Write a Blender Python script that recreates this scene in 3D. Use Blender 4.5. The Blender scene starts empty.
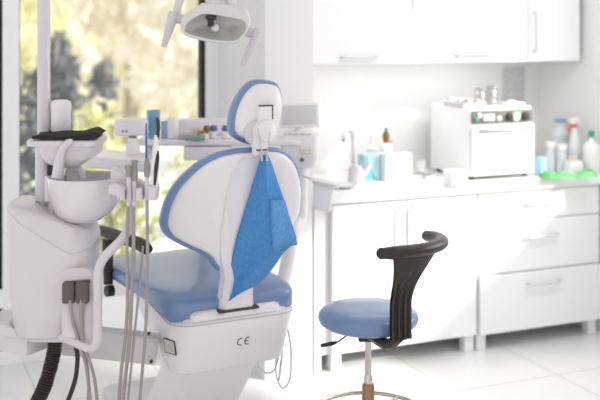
import bpy, bmesh, math, random
from mathutils import Vector, Matrix
random.seed(7)
PI = math.pi
scn = bpy.context.scene
COL = scn.collection

# ------------------------------------------------------------------ camera
CAM_H, FPX, HY = 1.70, 1000.0, 30.0          # eye height, focal length in pixels, horizon row
cam_d = bpy.data.cameras.new('camera'); cam = bpy.data.objects.new('camera', cam_d); COL.objects.link(cam)
cam.location = (0, 0, CAM_H); cam.rotation_euler = (PI/2, 0, 0)
cam_d.sensor_width = 36; cam_d.lens = 36*FPX/600.0
cam_d.shift_y = -(200-HY)/600.0
cam_d.dof.use_dof = True; cam_d.dof.focus_distance = 3.72; cam_d.dof.aperture_fstop = 1.55
cam_d.clip_end = 200
scn.camera = cam

def at(px, py, Y):
    return Vector(((px-300)/FPX*Y, Y, CAM_H-(py-HY)/FPX*Y))

# ------------------------------------------------------------------ materials
def mat(name, col, rough=.4, metal=0, var=.03, scale=12, bump=0, trans=0, coat=0, sheen=0, sss=0, alpha=None, emit=None, spec=.5, bscale=None):
    m = bpy.data.materials.new(name); m.use_nodes = True
    nt = m.node_tree; b = nt.nodes['Principled BSDF']
    tc = nt.nodes.new('ShaderNodeTexCoord')
    nz = nt.nodes.new('ShaderNodeTexNoise'); nz.inputs['Scale'].default_value = scale; nz.inputs['Detail'].default_value = 4
    nt.links.new(tc.outputs['Object'], nz.inputs['Vector'])
    rp = nt.nodes.new('ShaderNodeValToRGB')
    lo = [max(0, c*(1-var)) for c in col]; hi = [min(1, c*(1+var)) for c in col]
    rp.color_ramp.elements[0].color = (*lo, 1); rp.color_ramp.elements[1].color = (*hi, 1)
    rp.color_ramp.elements[0].position = .3; rp.color_ramp.elements[1].position = .7
    nt.links.new(nz.outputs['Fac'], rp.inputs['Fac'])
    nt.links.new(rp.outputs['Color'], b.inputs['Base Color'])
    b.inputs['Roughness'].default_value = rough; b.inputs['Metallic'].default_value = metal
    b.inputs['Transmission Weight'].default_value = trans
    b.inputs['Coat Weight'].default_value = coat
    b.inputs['Sheen Weight'].default_value = sheen
    b.inputs['Specular IOR Level'].default_value = spec
    if sss: b.inputs['Subsurface Weight'].default_value = sss; b.inputs['Subsurface Radius'].default_value = (.03, .03, .03)
    if emit: b.inputs['Emission Color'].default_value = (*col, 1); b.inputs['Emission Strength'].default_value = emit
    if bump:
        n2 = nt.nodes.new('ShaderNodeTexNoise'); n2.inputs['Scale'].default_value = bscale or scale*6; n2.inputs['Detail'].default_value = 3
        nt.links.new(tc.outputs['Object'], n2.inputs['Vector'])
        bp = nt.nodes.new('ShaderNodeBump'); bp.inputs['Strength'].default_value = bump; bp.inputs['Distance'].default_value = .01
        nt.links.new(n2.outputs['Fac'], bp.inputs['Height']); nt.links.new(bp.outputs['Normal'], b.inputs['Normal'])
    return m

def srgb(r, g, b):
    f = lambda c: (c/255/12.92 if c/255 <= .04045 else ((c/255+.055)/1.055)**2.4)
    return (f(r), f(g), f(b))

M = {}
M['wall'] = mat('wall_paint', srgb(236, 235, 234), .8, var=.01, scale=3)
M['wallgrey'] = mat('pier_paint', srgb(229, 227, 228), .8, var=.01, scale=3)
M['ceiling'] = mat('ceiling_paint', srgb(240, 240, 240), .9, var=.01)
M['lacquer'] = mat('white_lacquer', srgb(240, 240, 240), .3, var=.006, scale=2)
M['counter'] = mat('white_worktop', srgb(242, 242, 242), .3, var=.012, scale=30)
M['frame'] = mat('window_frame_white', srgb(250, 249, 250), .4, var=.01)
M['gasket'] = mat('black_gasket', srgb(18, 20, 22), .6)
M['plastic'] = mat('warm_white_plastic', srgb(232, 228, 230), .32, var=.008, scale=4, coat=.2)
M['unit'] = mat('mauve_white_plastic', srgb(210, 205, 210), .3, var=.008, scale=4, coat=.2)
M['unitgrey'] = mat('light_grey_plastic', srgb(214, 210, 213), .4, var=.01)
M['seam'] = mat('seam_grey', srgb(178, 174, 178), .6)
M['ceramic'] = mat('white_ceramic', srgb(216, 211, 216), .12, var=.006, scale=4, coat=.5)
M['blue'] = mat('blue_vinyl', srgb(112, 137, 178), .3, var=.035, scale=7, bump=.015, bscale=160, coat=.3)
M['bluedark'] = mat('blue_piping', srgb(82, 110, 172), .4, var=.03)
M['steel'] = mat('brushed_steel', srgb(190, 188, 186), .3, metal=1, var=.04, scale=30)
M['chrome'] = mat('chrome', srgb(205, 198, 190), .14, metal=1, var=.03)
M['bronze'] = mat('bronze_sleeve', srgb(150, 124, 96), .3, metal=.85, var=.06)
M['black'] = mat('black_rubber', srgb(46, 36, 36), .45, var=.06, scale=20)
M['blackpl'] = mat('black_plastic', srgb(44, 33, 32), .35, var=.05, scale=20)
M['cloth'] = mat('black_cloth', srgb(38, 32, 33), .9, var=.2, scale=60, bump=.3)
M['hose'] = mat('grey_hose', srgb(158, 150, 148), .5, var=.03)
M['plug'] = mat('brown_grey_plug', srgb(92, 82, 80), .45, var=.05)
M['tip'] = mat('grey_instrument', srgb(150, 142, 140), .35, var=.04)
M['bluerod'] = mat('blue_rod', srgb(54, 92, 168), .4)
M['teal'] = mat('teal_card', srgb(88, 196, 202), .6, var=.1, scale=20)
M['paleteal'] = mat('pale_teal_card', srgb(184, 222, 226), .6, var=.05, scale=20)
M['green'] = mat('green_plastic', srgb(104, 184, 116), .6, var=.16, scale=25, bump=.4)
M['greencap'] = mat('green_cap', srgb(44, 168, 132), .4)
M['bluecap'] = mat('blue_cap', srgb(146, 166, 204), .4)
M['orange'] = mat('orange_plastic', srgb(226, 110, 52), .4)
M['brown'] = mat('brown_plastic', srgb(126, 104, 66), .5, var=.2)
M['clear'] = mat('milky_clear_plastic', srgb(240, 244, 247), .3, trans=.2, var=.02)
M['bluebox'] = mat('light_blue_card', srgb(168, 218, 238), .6)
M['bluecup'] = mat('blue_translucent_plastic', srgb(150, 202, 238), .2, trans=.35, var=.08, scale=14)
M['paleblue'] = mat('pale_blue_plastic', srgb(150, 178, 214), .4, var=.05)
M['purple'] = mat('violet_blue_plastic', srgb(96, 108, 160), .4, var=.06)
M['paper'] = mat('printed_paper', srgb(208, 207, 207), .8, var=.14, scale=55)
M['screen'] = mat('pale_screen', srgb(206, 205, 206), .25, var=.01)
M['panel'] = mat('panel_grey', srgb(112, 108, 104), .6, var=.1, scale=25)
M['beige'] = mat('beige_keypad', srgb(222, 214, 200), .6, var=.04)
M['ink'] = mat('dark_print', srgb(70, 64, 66), .7)
M['reflector'] = mat('lamp_reflector', srgb(232, 230, 226), .25, metal=.35, var=.03, scale=9)
M['lampgl'] = mat('lamp_shell', srgb(218, 216, 215), .3, var=.008, coat=.2)
M['bark'] = mat('bark', srgb(176, 164, 150), .9, var=.3, scale=20, bump=.6)
M['plate'] = mat('rating_plate', srgb(196, 192, 188), .5, var=.05, scale=60)
M['foilgrey'] = mat('crumpled_foil', srgb(226, 226, 226), .35, metal=.4, var=.08, bump=.5, scale=14)

def leafmat(name, c1, c2):
    m = bpy.data.materials.new(name); m.use_nodes = True; nt = m.node_tree
    b = nt.nodes['Principled BSDF']; b.inputs['Roughness'].default_value = .7
    g = nt.nodes.new('ShaderNodeNewGeometry')
    rp = nt.nodes.new('ShaderNodeValToRGB'); rp.color_ramp.elements[0].color = (*c1, 1); rp.color_ramp.elements[1].color = (*c2, 1)
    nt.links.new(g.outputs['Random Per Island'], rp.inputs['Fac']); nt.links.new(rp.outputs['Color'], b.inputs['Base Color'])
    t = nt.nodes.new('ShaderNodeBsdfTranslucent'); nt.links.new(rp.outputs['Color'], t.inputs['Color'])
    mx = nt.nodes.new('ShaderNodeMixShader'); mx.inputs[0].default_value = .55
    nt.links.new(b.outputs[0], mx.inputs[1]); nt.links.new(t.outputs[0], mx.inputs[2])
    nt.links.new(mx.outputs[0], nt.nodes['Material Output'].inputs['Surface'])
    return m
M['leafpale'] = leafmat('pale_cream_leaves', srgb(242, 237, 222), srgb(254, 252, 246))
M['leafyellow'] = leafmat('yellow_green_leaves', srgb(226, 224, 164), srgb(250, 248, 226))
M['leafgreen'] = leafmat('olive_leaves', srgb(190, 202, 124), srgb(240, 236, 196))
M['leafgrey'] = leafmat('grey_conifer_needles', srgb(120, 124, 132), srgb(170, 170, 174))

# glass: clear sheet with a weak mirror reflection at grazing angles
def glassmat():
    m = bpy.data.materials.new('window_glass'); m.use_nodes = True; nt = m.node_tree; nt.nodes.clear()
    out = nt.nodes.new('ShaderNodeOutputMaterial'); mx = nt.nodes.new('ShaderNodeMixShader')
    tr = nt.nodes.new('ShaderNodeBsdfTransparent'); gl = nt.nodes.new('ShaderNodeBsdfGlossy'); gl.inputs['Roughness'].default_value = .02
    tr.inputs['Color'].default_value = (.97, .98, .97, 1)
    lw = nt.nodes.new('ShaderNodeLayerWeight'); lw.inputs['Blend'].default_value = .5
    pw_ = nt.nodes.new('ShaderNodeMath'); pw_.operation = 'POWER'; pw_.inputs[1].default_value = 5
    ml = nt.nodes.new('ShaderNodeMath'); ml.operation = 'MULTIPLY_ADD'; ml.inputs[1].default_value = .6; ml.inputs[2].default_value = .03
    nt.links.new(lw.outputs['Facing'], pw_.inputs[0]); nt.links.new(pw_.outputs[0], ml.inputs[0])
    nt.links.new(ml.outputs[0], mx.inputs[0]); nt.links.new(tr.outputs[0], mx.inputs[1]); nt.links.new(gl.outputs[0], mx.inputs[2])
    nt.links.new(mx.outputs[0], out.inputs['Surface'])
    return m
M['glass'] = glassmat()

def floormat():
    m = bpy.data.materials.new('white_floor_tiles'); m.use_nodes = True; nt = m.node_tree
    b = nt.nodes['Principled BSDF']; b.inputs['Roughness'].default_value = .22
    tc = nt.nodes.new('ShaderNodeTexCoord'); mp = nt.nodes.new('ShaderNodeMapping'); mp.inputs['Rotation'].default_value = (0, 0, math.radians(-23))
    br = nt.nodes.new('ShaderNodeTexBrick'); br.offset = 0; br.inputs['Scale'].default_value = 1
    br.inputs['Brick Width'].default_value = .6; br.inputs['Row Height'].default_value = .6; br.inputs['Mortar Size'].default_value = .004
    br.inputs['Color1'].default_value = (*srgb(240, 239, 239), 1); br.inputs['Color2'].default_value = (*srgb(236, 235, 235), 1)
    br.inputs['Mortar'].default_value = (*srgb(206, 203, 203), 1)
    nt.links.new(tc.outputs['Object'], mp.inputs['Vector']); nt.links.new(mp.outputs[0], br.inputs['Vector'])
    nt.links.new(br.outputs['Color'], b.inputs['Base Color'])
    return m
M['floor'] = floormat()

def bibmat():
    m = mat('blue_paper_bib', srgb(74, 138, 200), .85, var=.14, scale=90, bump=.25, bscale=260)
    return m
M['bib'] = bibmat()

def latticemat():
    m = bpy.data.materials.new('white_lattice'); m.use_nodes = True; nt = m.node_tree; b = nt.nodes['Principled BSDF']
    tc = nt.nodes.new('ShaderNodeTexCoord'); mp = nt.nodes.new('ShaderNodeMapping'); mp.inputs['Rotation'].default_value = (0, PI/4, 0)
    mp.inputs['Scale'].default_value = (52, 52, 52)
    ck = nt.nodes.new('ShaderNodeTexChecker'); ck.inputs['Scale'].default_value = 1
    ck.inputs['Color1'].default_value = (*srgb(240, 241, 241), 1); ck.inputs['Color2'].default_value = (*srgb(198, 210, 213), 1)
    nt.links.new(tc.outputs['Object'], mp.inputs['Vector']); nt.links.new(mp.outputs[0], ck.inputs['Vector'])
    nt.links.new(ck.outputs['Color'], b.inputs['Base Color']); b.inputs['Roughness'].default_value = .5
    return m
M['lattice'] = latticemat()

# ------------------------------------------------------------------ mesh helpers
def new(): return bmesh.new()

def box(bm, x0, x1, y0, y1, z0, z1, bev=0, seg=2, Mx=None):
    r = bmesh.ops.create_cube(bm, size=1)
    vs = r['verts']
    for v in vs:
        v.co = Vector(((x0+x1)/2+v.co.x*(x1-x0), (y0+y1)/2+v.co.y*(y1-y0), (z0+z1)/2+v.co.z*(z1-z0)))
    if bev:
        es = list({e for v in vs for e in v.link_edges})
        rr = bmesh.ops.bevel(bm, geom=es, offset=bev, segments=seg, affect='EDGES', profile=.5)
        vs = [v for v in rr['verts']] if Mx else vs
        if Mx:
            vs = list({v for f in rr['faces'] for v in f.verts} | set(vs))
    if Mx:
        for v in {v for v in vs if v.is_valid}: v.co = Mx @ v.co
    return bm

def mbox(size, Mx, bev=0, seg=2, bm=None):
    """a bevelled box of full size, set by a matrix; returns a bmesh"""
    b = new(); box(b, -size[0]/2, size[0]/2, -size[1]/2, size[1]/2, -size[2]/2, size[2]/2, bev, seg)
    b.transform(Mx)
    if bm is None: return b
    merge(bm, b); return bm

def merge(dst, src):
    me = bpy.data.meshes.new('tmp'); src.to_mesh(me); src.free(); dst.from_mesh(me); bpy.data.meshes.remove(me)

def loft(bm, rings, cap0=True, cap1=True, closed=True):
    vr = [[bm.verts.new(p) for p in r] for r in rings]
    n = len(rings[0])
    for a, b in zip(vr, vr[1:]):
        for i in range(n if closed else n-1):
            j = (i+1) % n
            try: bm.faces.new((a[i], a[j], b[j], b[i]))
            except ValueError: pass
    if cap0:
        c = bm.verts.new(sum((Vector(v.co) for v in vr[0]), Vector())/n)
        for i in range(n): bm.faces.new((vr[0][(i+1) % n], vr[0][i], c))
    if cap1:
        c = bm.verts.new(sum((Vector(v.co) for v in vr[-1]), Vector())/n)
        for i in range(n): bm.faces.new((vr[-1][i], vr[-1][(i+1) % n], c))
    return bm

def lathe(bm, prof, c=(0, 0, 0), n=28, axis=None):
    """profile of (radius, height); axis: optional direction"""
    c = Vector(c)
    q = Matrix.Identity(3) if axis is None else Vector(axis).to_track_quat('Z', 'Y').to_matrix()
    rings = [[c + q @ Vector((max(r, 1e-4)*math.cos(2*PI*i/n), max(r, 1e-4)*math.sin(2*PI*i/n), z)) for i in range(n)] for r, z in prof]
    return loft(bm, rings)

def spline(pts, k=8):
    P = [Vector(p) for p in pts]
    if len(P) < 3 or k <= 1: return P
    out = []
    for i in range(len(P)-1):
        p0 = P[i-1] if i else P[0]*2-P[1]
        p1, p2 = P[i], P[i+1]
        p3 = P[i+2] if i+2 < len(P) else P[-1]*2-P[-2]
        for j in range(k):
            t = j/k
            out.append(.5*((2*p1)+(p2-p0)*t+(2*p0-5*p1+4*p2-p3)*t*t+(3*p1-p0-3*p2+p3)*t**3))
    out.append(P[-1]); return out

def tube(bm, pts, r, n=12, k=8, sm=True, flat=1.0):
    """sweep a circle (radius r, or one per control point) along a smooth path"""
    P = spline(pts, k) if sm else [Vector(p) for p in pts]
    rs = [r]*len(P) if not isinstance(r, (list, tuple)) else [r[min(int(i/(k if sm else 1)), len(r)-1)]*(1-((i % k)/k if sm else 0)) + r[min(int(i/(k if sm else 1))+1, len(r)-1)]*((i % k)/k if sm else 0) for i in range(len(P))]
    up = None; rings = []
    for i, p in enumerate(P):
        t = (P[min(i+1, len(P)-1)]-P[max(i-1, 0)]).normalized()
        if up is None: up = t.orthogonal().normalized() if abs(t.z) > .9 else Vector((0, 0, 1))
        x = up.cross(t).normalized(); up = t.cross(x).normalized()
        rings.append([p+(x*math.cos(2*PI*j/n)+up*math.sin(2*PI*j/n)*flat)*rs[i] for j in range(n)])
    return loft(bm, rings)

def fillet(pts, rad, k=6):
    """round the corners of a polyline"""
    P = [Vector(p) for p in pts]; out = [P[0]]
    for i in range(1, len(P)-1):
        a, b, c = P[i-1], P[i], P[i+1]
        d1 = (a-b); d2 = (c-b); r = min(rad, d1.length*.45, d2.length*.45)
        s, e = b+d1.normalized()*r, b+d2.normalized()*r
        for j in range(k+1):
            t = j/k; out.append(s*(1-t)**2+b*2*t*(1-t)+e*t*t)
    out.append(P[-1]); return out

def rrect(hx, hy, r, n=6):
    r = min(r, hx*.98, hy*.98); pts = []
    for cx, cy, a0 in ((hx-r, hy-r, 0), (-hx+r, hy-r, PI/2), (-hx+r, -hy+r, PI), (hx-r, -hy+r, 1.5*PI)):
        for i in range(n+1):
            a = a0+PI/2*i/n; pts.append((cx+r*math.cos(a), cy+r*math.sin(a)))
    return pts

def prism(bm, poly, y0, y1, bev=0):
    """a polygon in x,z pushed along y"""
    n = len(poly)
    a = [bm.verts.new((x, y0, z)) for x, z in poly]; b = [bm.verts.new((x, y1, z)) for x, z in poly]
    fs = [bm.faces.new(a), bm.faces.new(b[::-1])]
    for i in range(n):
        j = (i+1) % n; fs.append(bm.faces.new((a[j], a[i], b[i], b[j])))
    if bev:
        es = [e for e in fs[0].edges]+[e for e in fs[1].edges]
        bmesh.ops.bevel(bm, geom=es, offset=bev, segments=2, affect='EDGES')
    return bm

INV = {}
def place(o, loc, rz):
    o.location = loc; o.rotation_euler = (0, 0, rz)
    INV[o.name] = (Matrix.Translation(loc) @ Matrix.Rotation(rz, 4, 'Z')).inverted()

def thing(name, label, cat, loc=(0, 0, 0), rz=0, group=None):
    o = bpy.data.objects.new(name, None); COL.objects.link(o); o.empty_display_size = .05
    place(o, loc, rz); o['label'] = label; o['category'] = cat
    if group: o['group'] = group
    return o

def obj(name, bm, m, parent=None, world=False, smooth=40, label=None, sub=0):
    bmesh.ops.recalc_face_normals(bm, faces=bm.faces[:])
    root = None
    if world and parent is not None:
        p = parent
        while p.parent: p = p.parent
        bm.transform(INV[p.name])
    org = None
    if parent is None:
        xs = [v.co for v in bm.verts]
        org = Vector(((min(v.x for v in xs)+max(v.x for v in xs))/2, (min(v.y for v in xs)+max(v.y for v in xs))/2, min(v.z for v in xs)))
        bm.transform(Matrix.Translation(-org))
    me = bpy.data.meshes.new(name); bm.to_mesh(me); bm.free()
    o = bpy.data.objects.new(name, me); COL.objects.link(o)
    me.materials.append(M[m] if isinstance(m, str) else m)
    if smooth:
        me.polygons.foreach_set('use_smooth', [True]*len(me.polygons))
        try: me.set_sharp_from_angle(angle=math.radians(smooth))
        except Exception: pass
    if org is not None: o.location = org
    if parent is not None: o.parent = parent
    if sub:
        s = o.modifiers.new('subdivision', 'SUBSURF'); s.levels = sub; s.render_levels = sub
    if label: o['label'] = label
    return o

def tag(o, label, cat, group=None):
    o['label'] = label; o['category'] = cat
    if group: o['group'] = group
    return o

def struct(name, bm, m, parent=None, smooth=0):
    o = obj(name, bm, m, parent, smooth=smooth)
    if parent is None: o['kind'] = 'structure'
    return o

# room frame: u runs along the kitchen wall to the right, v away from the camera into the wall
KA = math.radians(23); K0 = Vector((.158, 4.95, 0))
U = Vector((math.cos(KA), math.sin(KA), 0)); V = Vector((-math.sin(KA), math.cos(KA), 0))
KM = Matrix.Translation(K0) @ Matrix.Rotation(KA, 4, 'Z')
def K(t, v, z=0): return K0+U*t+V*v+Vector((0, 0, z))
def kbox(bm, t0, t1, v0, v1, z0, z1, bev=0):
    b = new(); box(b, t0, t1, v0, v1, z0, z1, bev); b.transform(KM); merge(bm, b); return bm
def kthing(name, label, cat, t, v, z, group=None, spin=0): return thing(name, label, cat, K(t, v, z), KA+spin, group)

# ------------------------------------------------------------------ room shell
TR, VB, VW, HC = 1.68, .60, .80, 2.80
struct('floor', kbox(new(), -3.4, TR+.15, -5.4, VW+.1, -.08, 0), 'floor')
struct('ceiling', kbox(new(), -3.4, TR+.15, -5.4, VW+.1, HC, HC+.1), 'ceiling')
struct('wall_back', kbox(new(), -.05, TR+.15, VB, VB+.2, 0, HC), 'wall')
struct('wall_left', kbox(new(), -.34, -.086, .037, VW+.1, 0, HC), 'wallgrey')
# right wall: window openings as real holes
w = new()
WV0, WV1 = -2.3, -.28                       # lower opening along v
UV0, UV1 = -1.22, -.05                      # upper opening
kbox(w, TR, TR+.15, UV1, VB, 0, HC); kbox(w, TR, TR+.15, WV1, UV1, 0, 2.27); kbox(w, TR, TR+.15, WV0, WV1, 0, .92)
kbox(w, TR, TR+.15, WV0, WV1, 2.04, 2.27); kbox(w, TR, TR+.15, WV0, UV0, 2.27, HC); kbox(w, TR, TR+.15, UV0, UV1, 2.66, HC)
kbox(w, TR, TR+.15, -5.4, WV0, 0, HC)
struct('wall_right', w, 'wall')
w = new()
for v0, v1, z0, z1 in ((WV0, WV1, .92, 2.04), (UV0, UV1, 2.27, 2.66)):
    for a in (v0, v1-.03): kbox(w, TR+.05, TR+.11, a, a+.03, z0, z1)
    for a in (z0, z1-.03): kbox(w, TR+.051, TR+.109, v0, v1, a, a+.03)
o = struct('window_2', w, 'frame')
w = new(); kbox(w, TR+.078, TR+.082, WV0+.03, WV1-.03, .95, 2.01); kbox(w, TR+.078, TR+.082, UV0+.03, UV1-.03, 2.30, 2.63)
g = obj('glass_pane', w, 'glass', None, smooth=0); g.parent = o; g.location = g.location-o.location
# floor-length window on the left
w = new()
for t0, t1 in ((-.412, -.34), (-1.487, -1.405), (-2.75, -2.67)): kbox(w, t0, t1, VW-.05, VW+.05, 0, HC)
for t0, t1 in ((-1.405, -.412), (-2.67, -1.487)):
    kbox(w, t0, t1, VW-.045, VW+.045, 0, .07); kbox(w, t0, t1, VW-.045, VW+.045, .29, .385); kbox(w, t0, t1, VW-.045, VW+.045, HC-.08, HC)
o1 = struct('window_1', w, 'frame')
def under(ch, par):
    ch.parent = par; ch.location = ch.location-par.location
for t0, t1 in ((-1.405, -.412), (-2.67, -1.487)):
    w = new(); kbox(w, t0+.005, t1-.005, VW-.004, VW+.004, .385, HC-.08)
    under(obj('glass_pane', w, 'glass', smooth=0), o1)
    w = new(); kbox(w, t0+.005, t1-.005, VW-.004, VW+.004, .07, .29)
    under(obj('glass_pane', w, 'glass', smooth=0), o1)
    w = new()
    for z0, z1 in ((.385, HC-.08), (.07, .29)):
        kbox(w, t1-.022, t1, VW-.03, VW+.03, z0, z1); kbox(w, t0, t0+.006, VW-.03, VW+.03, z0, z1)
    under(obj('gasket', w, 'gasket', smooth=0, label='black glazing gasket'), o1)
# outside ground
w = new(); kbox(w, -16, 14, VW+.1, 26, -.12, -.06)
M['paving'] = mat('pale_paving', srgb(247, 246, 250), .9, var=.04, scale=3)
struct('ground', w, 'paving')

# ------------------------------------------------------------------ trees outside
def foliage(bm, c, rad, n, size, stretch=1.0):
    for _ in range(n):
        while True:
            p = Vector((random.uniform(-1, 1), random.uniform(-1, 1), random.uniform(-1, 1)))
            if .25 < p.length < 1: break
        p = Vector((c[0]+p.x*rad[0], c[1]+p.y*rad[1], c[2]+p.z*rad[2]))
        d = Vector((random.gauss(0, 1), random.gauss(0, 1), random.gauss(0, 1))).normalized(); e = d.orthogonal().normalized()
        s = size*random.uniform(.6, 1.3)
        a = [bm.verts.new(p+d*s), bm.verts.new(p+e*s*.55), bm.verts.new(p-d*s), bm.verts.new(p-e*s*.55)]
        bm.faces.new(a)

def tree(name, label, cat, x, y, h, blobs, m, trunk_r=.12, size=.14, group=None):
    t = thing(name, label, cat, (x, y, -.06), 0, group)
    b = new(); tube(b, [(0, 0, 0), (.05, .02, h*.4), (0, 0, h*.85)], [trunk_r, trunk_r*.7, trunk_r*.3], 10)
    for i in range(4):
        a = i*1.7; tube(b, [(.02, 0, h*(.35+.1*i)), (math.cos(a)*h*.12, math.sin(a)*h*.12, h*(.48+.1*i)), (math.cos(a)*h*.22, math.sin(a)*h*.22, h*(.6+.09*i))], [trunk_r*.45, trunk_r*.3, trunk_r*.12], 6)
    obj('trunk', b, 'bark', t)
    b = new()
    for c, r, n in blobs: foliage(b, c, r, int(n*(.62 if m != 'leafgrey' else 1)), size)
    obj('foliage', b, m, t, smooth=0)
    return t

GT = 'trees beyond the window'
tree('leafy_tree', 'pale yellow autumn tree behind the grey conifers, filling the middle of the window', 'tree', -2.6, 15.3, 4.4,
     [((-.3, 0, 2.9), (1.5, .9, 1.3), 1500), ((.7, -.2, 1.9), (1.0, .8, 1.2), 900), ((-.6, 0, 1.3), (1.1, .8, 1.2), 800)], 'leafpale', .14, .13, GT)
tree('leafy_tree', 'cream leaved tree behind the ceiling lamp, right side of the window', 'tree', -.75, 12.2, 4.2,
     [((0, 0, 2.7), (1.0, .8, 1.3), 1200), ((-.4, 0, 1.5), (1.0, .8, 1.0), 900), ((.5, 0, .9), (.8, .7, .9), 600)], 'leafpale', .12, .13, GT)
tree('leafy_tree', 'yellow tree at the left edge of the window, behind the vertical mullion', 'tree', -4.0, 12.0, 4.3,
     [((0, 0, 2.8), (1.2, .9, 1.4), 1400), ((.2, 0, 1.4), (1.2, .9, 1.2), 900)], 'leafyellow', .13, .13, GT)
tree('conifer', 'tall grey conifer showing beside the white pole outside the window', 'tree', -2.28, 9.2, 2.0,
     [((0, 0, .55), (.42, .35, .5), 520), ((-.02, 0, .95), (.36, .3, .5), 420), ((.05, 0, 1.3), (.2, .2, .38), 260), ((.06, 0, 1.55), (.09, .09, .2), 90)], 'leafgrey', .05, .06, GT)
tree('conifer', 'smaller grey conifer among yellow shrubs, right of the tall conifer', 'tree', -2.0, 10.2, 1.8,
     [((0, 0, .6), (.17, .2, .6), 300), ((.0, 0, 1.15), (.14, .14, .33), 220)], 'leafgrey', .04, .06, GT)
GS = 'shrubs beyond the window'
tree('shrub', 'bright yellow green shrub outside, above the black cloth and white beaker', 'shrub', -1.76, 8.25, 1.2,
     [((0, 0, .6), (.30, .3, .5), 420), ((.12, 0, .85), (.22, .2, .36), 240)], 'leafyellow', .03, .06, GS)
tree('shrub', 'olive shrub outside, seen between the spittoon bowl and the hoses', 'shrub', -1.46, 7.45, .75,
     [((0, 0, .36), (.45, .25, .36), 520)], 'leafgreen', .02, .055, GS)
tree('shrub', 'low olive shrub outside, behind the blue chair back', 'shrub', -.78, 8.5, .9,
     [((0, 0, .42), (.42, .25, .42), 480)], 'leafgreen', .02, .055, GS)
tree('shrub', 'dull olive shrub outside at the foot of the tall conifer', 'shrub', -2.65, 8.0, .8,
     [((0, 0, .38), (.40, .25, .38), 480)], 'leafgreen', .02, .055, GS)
tree('hedge', 'long pale clipped hedge at the far edge of the paving outside', 'hedge', -1.9, 17.4, 1.4,
     [((x, 0, .9), (1.0, .5, 1.1), 500) for x in (-3.2, -2, -.8, .4, 1.6)], 'leafyellow', .05, .14)

# ------------------------------------------------------------------ kitchen furniture (in the room frame)
def handle_bar(parent, c, ln, horiz=True, r=.006, off=.03, m='steel'):
    """a bow handle standing off a front that faces -y"""
    b = new(); x, y, z = c
    a = [(-ln/2, 0), (-ln/2, -off), (ln/2, -off), (ln/2, 0)]
    pts = [(x+p, y+q, z) if horiz else (x, y+q, z+p) for p, q in a]
    tube(b, fillet(pts, .018), r, 8, sm=False)
    return obj('handle', b, m, parent, label=None)

M['handle'] = mat('pale_handle', srgb(214, 213, 214), .35, metal=.3)
M['handle2'] = mat('bright_handle', srgb(228, 228, 228), .35, metal=.1)
def carcass(t, wd, z0, z1, d):
    b = new(); box(b, 0, wd, .02, d, z0, z1, .002); obj('body', b, 'lacquer', t, smooth=0)
def feet(t, wd, d, h):
    for x in (.035, wd-.035):
        for y in (.05, d-.08):
            b = new(); box(b, x-.028, x+.028, y-.028, y+.028, 0, h, .004); obj('foot', b, 'lacquer', t, smooth=0)

bc = kthing('base_cabinet', 'white two-door base cabinet directly behind the stool', 'cabinet', 0, 0, 0)
carcass(bc, .845, .085, .835, .58); feet(bc, .845, .58, .085)
b = new(); box(b, -.083, -.002, .03, .05, .085, .835, .001); obj('filler_panel', b, 'wallgrey', bc, smooth=0)
b = new(); box(b, -.083, -.045, .028, .06, 0, .085, .001); obj('foot', b, 'lacquer', bc, smooth=0)
for x0, x1, hx in ((.004, .42, .385), (.425, .842, .46)):
    b = new(); box(b, x0, x1, 0, .02, .09, .832, .003); d = obj('door', b, 'lacquer', bc, smooth=0)
    handle_bar(d, (hx, 0, .70), .19, False, .008, .035, 'handle2')
dc = kthing('drawer_cabinet', 'white three-drawer base cabinet below the autoclave', 'cabinet', .85, 0, 0)
carcass(dc, .80, .085, .835, .58); feet(dc, .80, .58, .085)
for z0, z1, dy, hz in ((.679, .832, 0, .765), (.402, .673, 0, .585), (.09, .396, -.02, .335)):
    b = new(); box(b, .004, .797, dy, .02, z0, z1, .003); d = obj('drawer', b, 'lacquer', dc, smooth=0)
    handle_bar(d, (.40, dy, hz), .20, True, .007, .032, 'handle')
b = new(); box(b, -.02, TR-.005, -.022, VB-.002, .84, .90, .004)
b.transform(KM); tag(obj('worktop', b, 'counter', smooth=0), 'long white worktop lying across both base cabinets', 'worktop')

UB, UF = 1.52, .17
def upper(label, t0, t1, horiz):
    c = kthing('wall_cabinet', label, 'cabinet', t0, UF, UB, 'wall cabinets')
    wd = t1-t0; b = new(); box(b, 0, wd, .02, VB-UF-.002, 0, .80, .002); obj('body', b, 'lacquer', c, smooth=0)
    b = new(); box(b, .002, wd-.002, 0, .02, .003, .797, .003); d = obj('door', b, 'lacquer', c, smooth=0)
    if horiz: handle_bar(d, (wd/2, 0, .04), .20, True, .007, .03, 'handle')
    else: handle_bar(d, (.035, 0, .17), .22, False, .007, .03, 'handle')
upper('white wall cabinet beside the grey pier, with a low horizontal handle', -.084, .55, True)
upper('white wall cabinet above the autoclave, middle one, with a horizontal handle', .552, 1.29, True)
upper('white wall cabinet with a tall vertical handle, beside the right wall', 1.292, TR-.03, False)

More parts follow.
